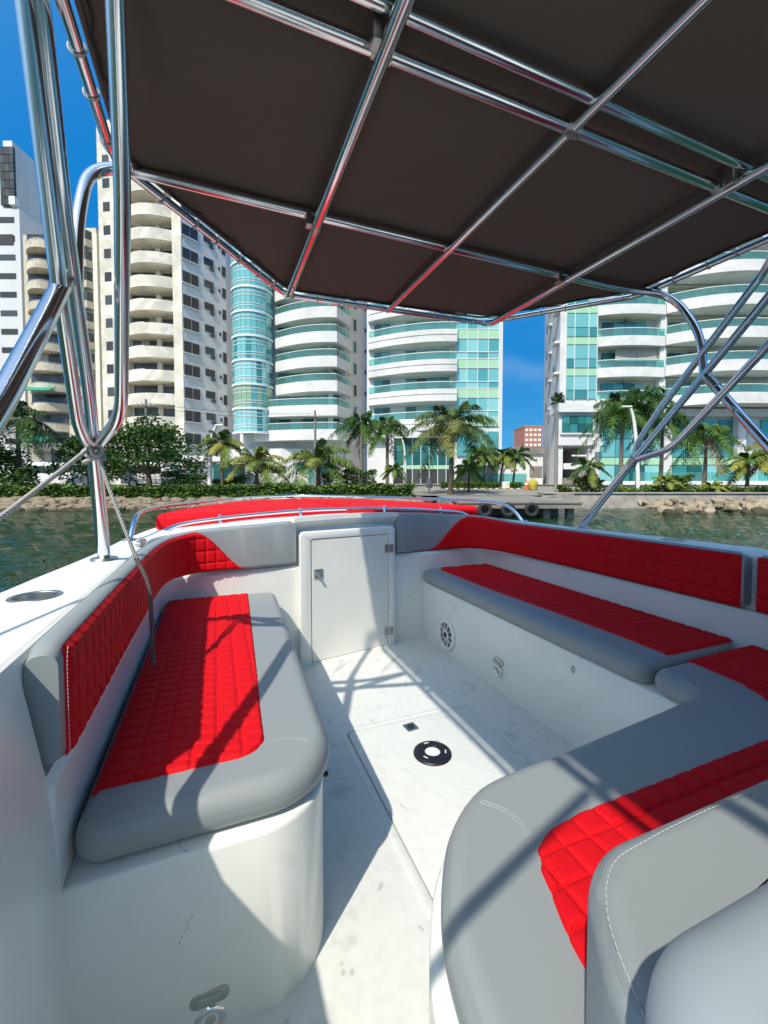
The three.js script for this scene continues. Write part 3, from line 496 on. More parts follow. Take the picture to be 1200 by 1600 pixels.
{ // ---- white tower at the far left
  const o = bldg('apartment_tower', 'white tower with thin dark window slots at the far left edge', -59, 66);
  o.box('wall', M.wallCool, -64, -55.6, 0, 42.6, 66, 80); o.box('upper_storeys', M.wallCool, -63.5, -58.2, 42.6, 52, 66.4, 78); o.box('stair_tower', M.wallWhite, -58.6, -57.2, 42.6, 53.4, 67, 72);
  for (const y of [44.2, 47.2, 50]) o.box('window', M.darkGlass[0], -63, -59, y, y + 1.7, 66.3, 66.5);
  for (let r = 0; r < 7; r++) for (let c = 0; c < 3; c++) o.box('glass_block', M.darkGlass[(r + c) % 3], -58.45 + c * 0.72, -57.78 + c * 0.72, 43.2 + r * 1.25, 44.35 + r * 1.25, 66.1, 66.5);
  for (let k = 0; k < 14; k++) { const y = 2.6 + k * 2.8; o.box('window', M.darkGlass[k % 3], -58.9, -56.4, y + 1.5, y + 2.3, 65.92, 66.1); o.box('window', M.darkGlass[(k + 1) % 3], -61.2, -59.9, y + 1.1, y + 2.1, 65.92, 66.1); }
  o.box('window', M.darkGlass[1], -59.4, -56.6, 37.2, 38.7, 65.88, 66.1); o.box('air_conditioner', M.frameWhite, -56.8, -55.9, 43, 44.2, 65.6, 66.4);
}
{ // ---- beige tower
  const o = bldg('apartment_tower', 'beige stained tower with dark balconies and green awnings', -47, 62);
  o.box('wall', M.wallBeige, -53, -44.2, 0, 37.2, 63.4, 76); o.box('side_wing', M.wallBeige, -44.2, -41.6, 0, 37.6, 62.4, 74); o.box('corner_pier', M.wallCream, -42.0, -41.4, 0, 36.8, 62.2, 62.6);
  for (let k = 0; k < 12; k++) {
    const y = 2.6 + k * 2.9, a = arc([-52.6, 63.4], [-49.8, 61.5], [-46.9, 63.4], 10);
    o.poly('balcony', M.wallBeige, a, y, y + 1.15); o.ribbon('handrail', M.steelDull, a, y + 1.17, y + 1.24, 0.04, 0.0);
    for (let i = 0; i < 4; i++) o.box('sliding_door', pick([...M.darkGlass, ...M.darkGlass, M.curtain]), -52.3 + i * 1.34, -51.0 + i * 1.34, y + 1.2, y + 2.7, 63.25, 63.42);
    o.box('window', pick(M.darkGlass), -46.7, -44.6, y + 1.1, y + 2.4, 63.3, 63.42);
    o.poly('bay', M.wallBeige, [[-44.1, 62.4], [-43.6, 61.6], [-42.6, 61.6], [-42.1, 62.4]], y + 0.2, y + 1.2);
    o.poly('bay_window', pick(M.darkGlass), [[-44.0, 62.4], [-43.55, 61.7], [-42.65, 61.7], [-42.2, 62.4]], y + 1.2, y + 2.5);
  }
  for (const [y, a, b] of [[14.3, -52.2, -47.6], [7.1, -51.6, -48.4]]) { const w = o.wall([-52.6, 61.3], [-46.9, 61.3])('awning', std({ color: lin(0.02, 0.28, 0.19), roughness: 0.8 }), a + 52.6, b + 52.6, y, y + 0.12, 0.9, 1.6); w.rotation.order = 'YXZ'; w.rotation.x = 0.5; }
}
{ // ---- cream tower with rounded balconies
  const o = bldg('apartment_tower', 'tall cream tower with a stack of rounded balconies', -31, 57), ST = 3.07, NS = 15;
  o.poly('wall', M.wallCream, [[-38.4, 58.2], [-35.1, 57.7], [-35.1, 59.2], [-28.1, 59.2], [-28.1, 57.2], [-26.8, 57], [-26.8, 75], [-38.4, 75]], 0, 49);
  o.poly('side_wall', M.wallCool, [[-26.79, 57.05], [-23.0, 62.6], [-23.0, 75], [-26.79, 75]], 0, 48.5);
  const side = o.wall([-26.79, 57.02], [-23.0, 62.57]), left = o.wall([-38.4, 58.2], [-35.1, 57.7]);
  for (let k = 0; k < NS; k++) {
    const y = 2.1 + k * ST, a = arc([-35.0, 57.9], [-31.8, 56.5], [-28.1, 57.3], 16);
    o.poly('balcony', M.wallCream, [...a, [-28.1, 59.3], [-35.0, 59.3]], y + 0.05, y + 1.5);
    if (k > 3) o.ribbon('handrail', M.frameWhite, a.slice(0, 9), y + 1.6, y + 1.66, 0.05, -0.25);
    for (let i = 0; i < 3; i++) o.box('sliding_door', pick([...M.darkGlass, ...M.darkGlass, M.curtain]), -34.6 + i * 1.14, -33.5 + i * 1.14, y + 1.6, y + 2.95, 59.05, 59.22); o.box('balcony_window', pick(M.darkGlass), -30.4, -28.3, y + 1.7, y + 2.85, 59.05, 59.22);
    o.box('opening_divider', M.wallCream, -31.15, -30.5, y + 1.6, y + ST, 58.7, 59.18);
    left('window', pick(M.darkGlass), 0.75, 1.75, y + 1.35, y + 2.55);
    side('window', M.darkGlass[k % 3 ? 0 : 1], 0.15, 2.35, y + 0.95, y + 2.4, 0.06); side('window_mullion', M.steelDull, 1.2, 1.27, y + 0.97, y + 2.38, 0.1); side('sill', M.wallWhite, 0.05, 2.4, y + 0.78, y + 0.93, 0.12, 0.2);
    side('small_window', M.darkGlass[k % 3], 3.25, 4.7, y + 1.5, y + 2.45, 0.06); side('air_conditioner', M.darkGlass[2], 4.1, 4.75, y + 0.95, y + 1.4, 0.12, 0.2); side('slot_window', M.darkGlass[0], 5.5, 5.8, y + 1.5, y + 1.95); side('slot_window', M.darkGlass[0], 6.1, 6.68, y + 0.9, y + 2.3);
  }
}
{ // ---- building with glass cylinder and curved balconies
  const o = bldg('apartment_block', 'white block with round teal glass stair and curved balconies', -11, 52), ST = 2.95;
  const cu = -16.7, cd = 54.4, cr = 2.45, NS = 11;
  o.poly('wall', M.wallWhite, [[-14.4, 55.6], [-4.9, 54.4], [-4.7, 57.4], [-1.9, 62], [-1.9, 72], [-19, 72], [-19, 56]], 0, 34);
  const side = o.wall([-4.7, 57.4], [-1.9, 62]), rear = o.wall([-14.4, 55.6], [-4.9, 54.4]);
  const core = new THREE.CylinderGeometry(cr - 0.08, cr - 0.08, 29, 40); core.translate(cu + 11, 7.2 + 14.5 - GY, -(cd - 52)); part('stair_core', core, M.tealDark[1], o.t);
  for (let k = 0; k < 10; k++) {
    const y0 = 7.1 + k * 2.93, ring = []; for (let i = 0; i <= 24; i++) { const a = Math.PI * (1.08 + 0.98 * i / 24); ring.push([cu + Math.cos(a) * cr, cd + Math.sin(a) * cr]); }
    o.ribbon('floor_band', M.frameWhite, ring, y0 - 0.12, y0 + 0.12, 0.18, -0.06);
    for (const yy of [0.62, 0.92, 1.9, 2.35]) o.ribbon('glazing_bar', M.frameWhite, ring, y0 + yy, y0 + yy + 0.06, 0.06, -0.03);
    const tone = k === 0 || k === 2 ? 3 : k === 1 ? 4 : 2;
    for (let i = 0; i < 12; i++) { const q = o.wall(ring[2 * i], ring[2 * i + 2]), w = Math.hypot(ring[0][0] - ring[2][0], ring[0][1] - ring[2][1]); q('pane', M.teal[RB() < 0.25 ? (RB() < 0.5 ? 0 : 1) : tone], 0.02, w - 0.02, y0 + 0.12, y0 + 2.81, 0, 0.05); }
  }
  for (let k = 0; k < 9; k++) {
    const low = k < 2, y = 6.15 + k * ST, L = low ? [-16.6, 54.2] : [-13.9, 54.6], a = [...arc(L, [low ? -11 : -9.7, 52.3], [-5.7, 51.9], 18), [-4.3, 55.2]];
    o.poly('balcony', M.wallWhite, [...a, [-4.6, 57], [L[0], 57]], y, y + 1.3);
    o.ribbon('balcony_glass', M.railGlass, a, y + 1.3, y + 2.1, 0.03, -0.12); o.ribbon('handrail', M.frameWhite, a, y + 2.1, y + 2.17, 0.07, -0.14);
    for (let i = 0; i < 5; i++) rear('sliding_door', pick([...M.tealDark, M.teal[1], M.teal[0], M.tealCurtain]), 0.7 + i * 1.62, 2.26 + i * 1.62, y + 1.3, y + 2.95, 0.05);
    o.box('column', M.wallWhite, -7.0, -6.4, y + 1.3, y + ST, 53.2, 53.8);
    if (k > 1) { potPlant(o, -6.0 - RB() * 0.6, 53.2, y + 1.35, 0.9 + RB() * 0.5); potPlant(o, -12.8, 54.6, y + 1.35, 0.7); }
    side('window', M.tealDark[k % 3], 0.9, 1.7, y + 0.7, y + 2.2, 0.05); side('window_frame', M.frameWhite, 0.82, 0.92, y + 0.6, y + 2.3, 0.1); side('small_window', M.darkGlass[2], 3.7, 4.9, y + 1.3, y + 1.75, 0.05);
  }
  o.poly('podium', M.wallWhite, [[-21, 55], [-13, 53.5], [-4.5, 55.6], [-4.5, 57], [-21, 57]], 0, 5.2); o.poly('entrance_roof', M.wallWhite, [[-24, 49], [-15.5, 49], [-14, 53.6], [-21, 54]], 3.4, 4.0);
  for (let i = 0; i < 5; i++) o.box('entrance_window', pick(M.tealDark), -21.9 + i * 1.15, -20.8 + i * 1.15, 0.7, 3.3, 54.3, 54.6); for (let i = 0; i < 4; i++) o.box('entrance_door', M.teal[i % 3], -12.2 + i * 1.0, -11.3 + i * 1.0, 0.7, 3.3, 52.8, 53.6);
  o.box('ground_floor_window', M.tealDark[0], -9, -6.4, 2.2, 3.6, 54.0, 54.6);
}
{ // ---- middle building with green panels
  const o = bldg('apartment_block', 'white block with green panelled bay left of the blue sky gap', 5.5, 47), ST = 3.2;
  o.poly('wall', M.wallWhite, [[-2.0, 50.0], [7.95, 48.0], [7.95, 47.3], [12.75, 47.3], [12.75, 60], [-2.0, 60]], 0, 31);
  const back = o.wall([-2.0, 50.0], [7.95, 48.0]);
  for (let k = 0; k < 8; k++) {
    const y = 6.65 + k * ST, a = arc([-1.8, 49.4], [3.4, 46.9], [7.94, 46.4], 18);
    o.poly('balcony', M.wallWhite, [...a, [7.94, 49.3], [-1.8, 50.3]], y, y + 1.3); o.ribbon('slab_lip', M.wallWhite, a, y + 0.75, y + 1.25, 0.06, 0);
    o.ribbon('balcony_glass', M.railGlass, a, y + 1.3, y + 2.05, 0.03, -0.12); o.ribbon('handrail', M.frameWhite, a, y + 2.05, y + 2.12, 0.07, -0.14);
    for (const [s0, n, w] of [[0.9, 2, 0.95], [4.6, 4, 1.25]]) for (let i = 0; i < n; i++) { back('sliding_door', pick([...M.tealDark, M.teal[1], M.teal[0], M.tealCurtain]), s0 + i * w, s0 + (i + 1) * w - 0.06, y + 1.3, y + 2.95, 0.05); }
    if (k === 1 || k === 4) { potPlant(o, 6.9, 48.2, y + 1.3, 0.9); potPlant(o, -0.4, 49.6, y + 1.3, 0.8); }
    // bay
    const yb = 7.2 + k * 3.22;
    for (let i = 0; i < 4; i++) { const x0 = 8.02 + i * 1.17, x1 = x0 + 1.13; o.box('green_panel', M.spandrel, x0, x1, yb, yb + 0.88, 47.12, 47.3); o.box('bay_window', M.teal[[0, 2, 3, 2][(i + k) % 4]], x0, x1, yb + 0.95, yb + 1.62, 47.16, 47.3); o.box('bay_window', M.teal[[2, 3, 2, 0][(i * 3 + k) % 4]], x0, x1, yb + 1.72, yb + 3.1, 47.16, 47.3); o.box('mullion', M.frameWhite, x1, x1 + 0.05, yb, yb + 3.2, 47.06, 47.3); }
    for (const yy of [0.89, 1.64, 3.12]) o.box('transom', M.frameWhite, 8.0, 12.7, yb + yy, yb + yy + 0.07, 47.08, 47.28);
  }
  o.box('corner_strip', M.wallCool, 12.72, 13.05, 0, 31, 47.0, 60);
  o.box('lobby_header', M.wallWhite, -1.8, 7.95, 5.9, 6.6, 46.9, 50.1);
  for (let i = 0; i < 7; i++) {
    const x0 = 1.3 + i * 0.95, x1 = x0 + 0.9; o.box('lobby_window', M.tealDark[i % 3], x0, x1, 2.95, 4.3, 47.55, 47.75); o.box('lobby_window', M.tealDark[(i + 1) % 3], x0, x1, 4.38, 5.85, 47.55, 47.75); o.box('green_panel', M.spandrel, x0, x1, 2.45, 2.88, 47.55, 47.75);
    o.box('glass_door', M.darkGlass[i % 3], x0, x1, 0.75, 2.35, 47.55, 47.75); o.box('door_jamb', M.frameWhite, x1, x1 + 0.06, 0.7, 5.9, 47.5, 47.76);
  }
  o.box('lobby_wall', M.wallWhite, -1.9, 7.94, 0.3, 6.6, 47.75, 50.1);
  for (let i = 0; i < 4; i++) { o.box('ground_window', M.teal[i % 3], 8.1 + i * 1.15, 9.18 + i * 1.15, 3.9, 6.6, 47.05, 47.3); o.box('ground_window', M.darkGlass[i % 3], 8.1 + i * 1.15, 9.18 + i * 1.15, 0.9, 2.9, 47.05, 47.3); }
  o.box('lobby_column', M.wallWhite, 0.6, 1.1, 0.3, 6.6, 46.9, 47.4); o.box('step', M.concrete, -1.5, 8, 0.3, 0.8, 45.6, 48.0);
}
{ // ---- low gate house and far brick tower in the gap
  const o = bldg('gate_house', 'low white service building at the foot of the sky gap', 16, 48.5);
  o.box('wall', M.wallWhite, 13.2, 18.2, 0, 4.2, 48.5, 56); o.box('roof', M.poleGrey, 14.6, 18.3, 4.2, 5.0, 48.2, 57);
  for (let i = 0; i < 6; i++) o.box('vent_block', M.poleGrey, 15.7 + i * 0.33, 15.88 + i * 0.33, 3.5, 3.68, 48.42, 48.55); o.box('shutter', M.poleGrey, 16.7, 18.1, 1.6, 2.8, 48.38, 48.52);
  const b = bldg('brick_tower', 'distant red brick apartment block seen in the sky gap', 52, 150), brick = std({ color: lin(0.40, 0.18, 0.14), roughness: 0.9 });
  b.box('wall', brick, 49.6, 56.0, 0, 20.2, 150, 162); b.box('roof_parapet', brick, 49.5, 56.1, 20.2, 20.7, 149.9, 162);
  for (let r = 0; r < 4; r++) for (let c = 0; c < 4; c++) b.box('window', M.wallCream, 49.95 + c * 1.5, 50.85 + c * 1.5, 13.4 + r * 1.75, 14.3 + r * 1.75, 149.8, 150.1);
  const f = thing('glass_fence', 'pale green glass fence panels below the slim palms', 'fence', S(0, 0, 0).toArray(), -YAW);
  for (let i = 0; i < 4; i++) bx('glass_panel', M.railGlass, f, 8.1 + i * 1.15, 9.2 + i * 1.15, 0.75, 1.75, -37.55, -37.5);
}
{ // ---- right building
  const o = bldg('apartment_block', 'white block with long glass balconies right of the sky gap', 27, 43), ST = 3.1;
  o.poly('wall', M.wallWhite, [[17.7, 43], [21.4, 43], [21.4, 44.3], [42, 44.3], [42, 58], [22.4, 58], [19.9, 53]], 4.6, 32);
  o.poly('wall', M.wallWhite, [[20.75, 43.05], [21.4, 43.05], [21.4, 44.35], [42, 44.35], [42, 58], [22.4, 58], [20.75, 55]], 0, 4.6); o.poly('garage_wall', M.wallWhite, [[17.7, 43.02], [18.15, 43.02], [20.2, 53], [19.9, 53]], 0, 4.6); o.poly('garage_back_wall', M.poleGrey, [[18.8, 49], [20.74, 49], [20.74, 49.4], [19, 49.4]], 0, 4.6);
  const side = o.wall([19.9, 53], [17.7, 43]);
  for (let k = 0; k < 8; k++) {
    const y = 8.45 + k * ST;
    const a1 = arc([21.6, 43.2], [24.5, 42.6], [28.2, 42.9], 10), a2 = arc([28.3, 42.9], [34, 40.6], [41.5, 42], 18);
    o.poly('balcony', M.wallWhite, [...a1, [28.2, 45.4], [21.6, 45.4]], y, y + 0.95); o.poly('balcony', M.wallWhite, [...a2, [41.5, 45.4], [28.3, 45.4]], y + 0.1, y + 1.15);
    for (const [a, b0] of [[a1, 0.95], [a2, 1.15]]) { o.ribbon('balcony_glass', M.railGlass, a, y + b0, y + b0 + 0.75, 0.03, -0.12); o.ribbon('handrail', M.frameWhite, a, y + b0 + 0.75, y + b0 + 0.81, 0.06, -0.14); }
    for (let i = 0; i < 4; i++) o.box('sliding_door', pick([...M.tealDark, M.teal[1], M.teal[0], M.tealCurtain]), 22.5 + i * 1.15, 23.6 + i * 1.15, y + 0.95, y + 2.75, 44.12, 44.3);
    for (let i = 0; i < 7; i++) o.box('sliding_door', pick([...M.tealDark, M.teal[1], M.teal[0], M.tealCurtain]), 29.4 + i * 1.25 + (i > 3 ? 1.2 : 0), 30.6 + i * 1.25 + (i > 3 ? 1.2 : 0), y + 1.15, y + 2.75, 44.12, 44.3);
    o.box('column', M.wallWhite, 27.9, 28.5, y + 1.1, y + ST, 43.2, 43.8);
    o.box('balcony_soffit', M.soffit, 21.8, 41, y - 0.012, y - 0.004, 43.4, 44.25);
    if (k === 1) for (const [a, b] of [[23.5, 25.6], [25.65, 27.7]]) o.box('blind', std({ color: lin(0.42, 0.39, 0.35), roughness: 0.9 }), a, b, y + 1.75, y + 3.0, 43.4, 43.46);
    // ceiling fans
    for (const u of [24.6, 31.5, 36]) { const g = [new THREE.CylinderGeometry(0.03, 0.03, 0.35, 6).translate(0, 0.17, 0)]; for (let i = 0; i < 4; i++) g.push(new THREE.BoxGeometry(0.6, 0.02, 0.12).translate(0.35, 0, 0).rotateY(i * Math.PI / 2 + k)); const m = part('ceiling_fan', merge(g), M.darkGlass[0], o.t); m.position.set(u - 27, y - 0.38 - GY, -(43.9 - 43)); }
    // bay of windows
    const yb = 9.9 + k * 3.1 - 0.6;
    for (let i = 0; i < 3; i++) { const w = [0.72, 1.35, 0.82][i], x0 = 18.35 + [0, 0.76, 2.15][i], x1 = x0 + w; o.box('bay_window', M.teal[[2, 3, 2][(i + k) % 3]], x0, x1, yb + 0.98, yb + 2.3, 42.86, 43); o.box('bay_window', M.teal[(i + k) % 3], x0, x1, yb + 0.1, yb + 0.9, 42.86, 43); o.box('green_panel', M.spandrel, x0, x1, yb + 2.38, yb + 3.05, 42.84, 43); o.box('mullion', M.frameWhite, x1, x1 + 0.05, yb, yb + 3.08, 42.78, 43); }
    side('slot_window', M.darkGlass[k % 3], 1.5, 2.1, y + 1.0, y + 2.0); side('fin', M.wallWhite, 8.6, 10.0, y + 0.4, y + 0.62, 0.5, 0.6); side('fin', M.wallWhite, 4.2, 5.4, y + 0.7, y + 0.9, 0.3, 0.4); side('slot_window', M.darkGlass[2], 6.4, 6.9, y + 1.2, y + 2.0);
  }
  o.box('transfer_slab', M.wallWhite, 17.5, 22, 8.0, 8.9, 42.5, 45); o.box('transfer_slab', M.wallWhite, 22, 42, 7.7, 8.4, 42.9, 45.1);
  for (let i = 0; i < 4; i++) for (let r = 0; r < 2; r++) o.box('office_window', M.tealDark[(i + r) % 3], 18.0 + i * 0.78, 18.72 + i * 0.78, 6.0 + r * 0.88, 6.82 + r * 0.88, 42.84, 43); o.box('window_sill', M.wallWhite, 17.8, 21.2, 5.8, 5.95, 42.7, 43);
  o.box('first_floor_band', M.wallWhite, 17.6, 22, 4.7, 5.5, 42.75, 43); o.box('garage_beam', M.wallWhite, 18.2, 20.7, 2.3, 2.9, 42.82, 42.99); o.box('garage_lamp', M.frameWhite, 19, 20.6, 3.6, 3.75, 42.84, 42.92); o.box('garage_shutter', M.poleGrey, 18.2, 20.7, 0.75, 1.4, 42.86, 42.98);
  for (let i = 0; i < 12; i++) { const x0 = 22.4 + i * 1.55 + (i > 3 ? 1.3 : 0) + (i > 8 ? 1.3 : 0), x1 = x0 + 1.48; o.box('lobby_window', M.teal[[2, 0, 3][i % 3]], x0, x1, 3.6, 5.4, 43.85, 44.05); o.box('lobby_window', M.teal[[0, 1, 2][i % 3]], x0, x1, 5.5, 7.4, 43.85, 44.05); o.box('green_panel', M.spandrel, x0, x1, 2.8, 3.5, 43.85, 44.05); o.box('lobby_window', i % 3 ? M.tealDark[i % 3] : M.teal[3], x0, x1, 0.75, 2.7, 43.85, 44.05); }
  o.box('lobby_wall', M.wallWhite, 21.6, 42, 0, 7.7, 44.05, 45.1); for (const u of [28.9, 36.4]) o.box('lobby_column', M.wallWhite, u - 0.4, u + 0.4, 0, 7.7, 43.1, 43.9);
  o.box('planter_wall', M.wallWhite, 21, 42, 0.3, 1.1, 40.6, 40.9);
  for (const [u, y] of [[18.1, 8.9]]) potPlant(o, u - 0.5, 42.9, y, 1.0);
  const f = thing('glass_fence', 'green glass terrace fence before the right building lobby', 'fence', S(0, 0, 0).toArray(), -YAW);
  for (let i = 0; i < 9; i++) bx('glass_panel', M.railGlass, f, 24 + i * 1.5, 25.42 + i * 1.5, 1.12, 1.95, -40.78, -40.74);
}

// ================================================================ THE BOAT  (bow towards -z, cockpit floor at y = 0)
const DECK = 0.81;
const HB = [[-3, 1.36], [1.0, 1.36], [1.4, 1.345], [1.9, 1.275], [2.4, 1.25], [2.8, 1.2], [3.4, 1.03], [4.0, 0.8], [4.6, 0.52], [5.1, 0.25], [5.4, 0.03]];
function hb(f) { for (let i = 1; i < HB.length; i++) if (f <= HB[i][0]) { const [a, x] = HB[i - 1], [b, y] = HB[i]; return lerp(x, y, clamp((f - a) / (b - a))); } return 0.03; }
const camber = (x, f) => 0.075 * Math.max(0, 1 - (x / 1.2) ** 2) * smooth(2.25, 2.6, f);
// the cabin bulkhead stands a little askew: further forward to starboard
const rake = (x) => 0.19 * clamp(x, -0.5, 0.6) - 0.02;
const raked = (pts) => pts.map(([x, f, r]) => [x, f + rake(x) * smooth(1.9, 2.5, f), r]);
const RAKE = new THREE.Matrix4().set(1, 0, 0, 0, 0, 1, 0, 0, -0.19, 0, 1, 0.02, 0, 0, 0, 1);
const boat = thing('motor_boat', 'white open motor boat with walk-round cockpit in the foreground', 'boat');
// hull sides
{
  const out = []; for (let k = 0; k <= 60; k++) { const f = lerp(-2.4, 5.4, k / 60); out.push([hb(f), f]); }
  const ring = [...out, ...out.slice().reverse().map(([x, f]) => [-x, f])];
  part('hull', sweep(linePath(ring, 1), () => [[0, DECK - 0.002], [0.012, DECK - 0.006], [0.02, DECK - 0.02], [0.02, DECK - 0.16], [-0.06, 0.1], [-0.2, -0.7]], false), M.gel, boat);
  part('rub_rail', sweep(linePath(ring, 1), () => [[0.021, DECK - 0.09], [0.04, DECK - 0.085], [0.045, DECK - 0.11], [0.04, DECK - 0.135], [0.021, DECK - 0.13]], true, false), M.rubberAndGapShade, boat);
  bx('transom', M.gel, boat, -1.36, 1.36, -0.7, 0.6, 2.3, 2.4);
}
const linerPts = rounded([[1.125, -2.3, 0], [1.125, -0.5, 0], [1.125, 0.85, 0], [1.125, 0.86, 0], [1.125, 1.6, 0], [1.125, 2.64, 0.2], [0.4, 2.64, 0], [0, 2.64, 0], [-0.4, 2.64, 0], [-1.125, 2.64, 0.2], [-1.125, 1.6, 0], [-1.125, 0.86, 0], [-1.125, 0.85, 0], [-1.125, -0.5, 0], [-1.125, -2.3, 0]], 10).map((p) => raked([p])[0].slice(0, 2));
part('cockpit_liner', sweep(linePath(linerPts, -1), (p) => {
  const f = -p.z, yT = DECK + camber(p.x, f), w = f > 0.855 ? 1 : 0;
  const A = [[-0.014, yT], [-0.005, yT - 0.003], [0, yT - 0.012], [0.02, 0.68], [0.035, 0.58], [0.043, 0.5], [0.052, -0.03]], B = [[-0.014, yT], [-0.005, yT - 0.003], [0, yT - 0.012], [0, 0.60], [0.03, 0.597], [0.043, 0.58], [0.052, -0.03]];
  return A.map((a, i) => [lerp(a[0], B[i][0], w), lerp(a[1], B[i][1], w)]);
}, false, false, 0.6), M.gel, boat);
// decks with holes for the cup holders
const cups = [[-1.245, 1.30], [1.27, 1.40]];
for (const s of [1, -1]) {
  const poly = []; for (let k = 0; k <= 24; k++) { const f = lerp(-2.3, 2.82, k / 24); poly.push([s * hb(f), f]); }
  for (const q of [0.8, 0.6, 0.4, 0.2, 0]) poly.push([s * hb(2.82) * q, 2.82]);
  const inner = linePath(linerPts, -1).map((p) => [p.x - p.nx * 0.0145, -(p.z - p.nz * 0.0145)]).filter(([x]) => x * s >= -1e-6); if (s > 0) inner.reverse();
  poly.push(...inner);
  const c = cups[s > 0 ? 1 : 0], hole = []; for (let k = 0; k < 28; k++) { const a = k / 28 * 6.2832; hole.push([c[0] + Math.cos(a) * 0.047, c[1] + Math.sin(a) * 0.047]); }
  const g = new THREE.ShapeGeometry(planShape(poly, [hole])); g.rotateX(-Math.PI / 2); const p = g.attributes.position; for (let i = 0; i < p.count; i++) p.setY(i, DECK + camber(p.getX(i), -p.getZ(i))); g.computeVertexNormals();
  part('side_deck', metric(g), M.deck, boat);
  const cup = part('cup_holder', new THREE.LatheGeometry([[0, -0.075], [0.036, -0.075], [0.041, -0.068], [0.0455, 0.0], [0.047, 0.003], [0.055, 0.003], [0.0565, 0.0005]].map((q) => new THREE.Vector2(...q)), 36), M.steelDull, boat); cup.position.set(c[0], DECK, -c[1]);
}
part('foredeck', grid(24, 24, (u, v) => { const f = lerp(2.82, 5.4, v), x = lerp(-1, 1, u) * hb(f); return V(x, DECK + camber(x, f), -f); }), M.deck, boat);
// floor, hatch
{
  const hx = 0.305, f0 = 0.55, f1 = 1.735;
  const rect = (e, r) => rounded([[-hx - e, f0 - e, r], [hx + e, f0 - e, r], [hx + e, f1 + e, r], [-hx - e, f1 + e, r]], 5);
  part('cockpit_floor', plan([[-1.06, -2.3], [1.06, -2.3], [1.06, 2.7], [0.6, 2.7], [-0.5, 2.49], [-1.06, 2.49]], -0.03, 0, 0, 1, [rect(0.03, 0.05)]), M.floor, boat);
  bx('hatch_gap_shade', M.rubberAndGapShade, boat, -0.5, 0.5, -0.12, -0.035, -2.0, -0.4);  // black block under the hatch: shade of the gap put into its colour
  part('hatch_rim', plan(rect(0.0305, 0.05), -0.03, 0.0025, 0.0012, 2, [rect(0.0025, 0.03)]), M.floor, boat);
  const h = part('floor_hatch', plan(rect(-0.0025, 0.03), -0.03, 0.004, 0.002, 2), M.floor, boat);
  const latch = new RoundedBoxGeometry(0.055, 0.006, 0.055, 2, 0.002); latch.rotateY(0.1); latch.translate(-0.03, 0.006, -1.665); const lt = part('hatch_latch', latch, M.steelDull, h);
  part('latch_ring', merge([new THREE.TorusGeometry(0.013, 0.002, 6, 18).rotateX(Math.PI / 2).translate(-0.03, 0.0105, -1.665), new THREE.BoxGeometry(0.02, 0.003, 0.004).translate(-0.03, 0.0105, -1.665)]), M.darkgap, h);
  const soc = part('table_socket', new THREE.LatheGeometry([[0.03, 0.004], [0.031, 0.014], [0.034, 0.0165], [0.055, 0.0165], [0.07, 0.013], [0.076, 0.009], [0.077, 0.004]].map((q) => new THREE.Vector2(...q)), 48), M.black, h); soc.position.set(-0.025, 0, -1.47);
  part('socket_plug', new THREE.CylinderGeometry(0.0305, 0.0305, 0.006, 32).translate(-0.025, 0.0075, -1.47), M.whitePlastic, h);
  for (let k = 0; k < 3; k++) { const a = k * 2.094 + 0.5; part('socket_slot', new THREE.BoxGeometry(0.02, 0.001, 0.005).rotateY(-a + Math.PI / 2).translate(-0.025 + Math.cos(a) * 0.052, 0.0168, -1.47 + Math.sin(a) * 0.052), M.whitePlastic, h); }
}
// bench mouldings
part('bench_base', plan(rounded([[-1.09, 2.52], [-0.53, 2.52], [-0.588, 0.865, 0.17], [-1.09, 0.865]], 12), -0.012, 0.388, 0.012, 3), M.gel, boat);
const spline = (pts, n = 40) => new THREE.CatmullRomCurve3(pts.map(([x, f]) => V(x, 0, f)), false, 'centripetal').getPoints(n).map((p) => [p.x, p.z]);
part('bench_base', plan([...rounded([[1.09, 0.0], [1.09, 2.69], [0.545, 2.69], [0.545, 0.835, 0.07], [0.3, 0.80]], 10), ...spline([[0.15, 0.785], [-0.1, 0.76], [-0.22, 0.755], [-0.34, 0.735], [-0.445, 0.665], [-0.51, 0.578], [-0.55, 0.50], [-0.572, 0.42], [-0.583, 0.33], [-0.583, 0.1], [-0.583, 0.0]])], -0.012, 0.388, 0.012, 3), M.gel, boat);
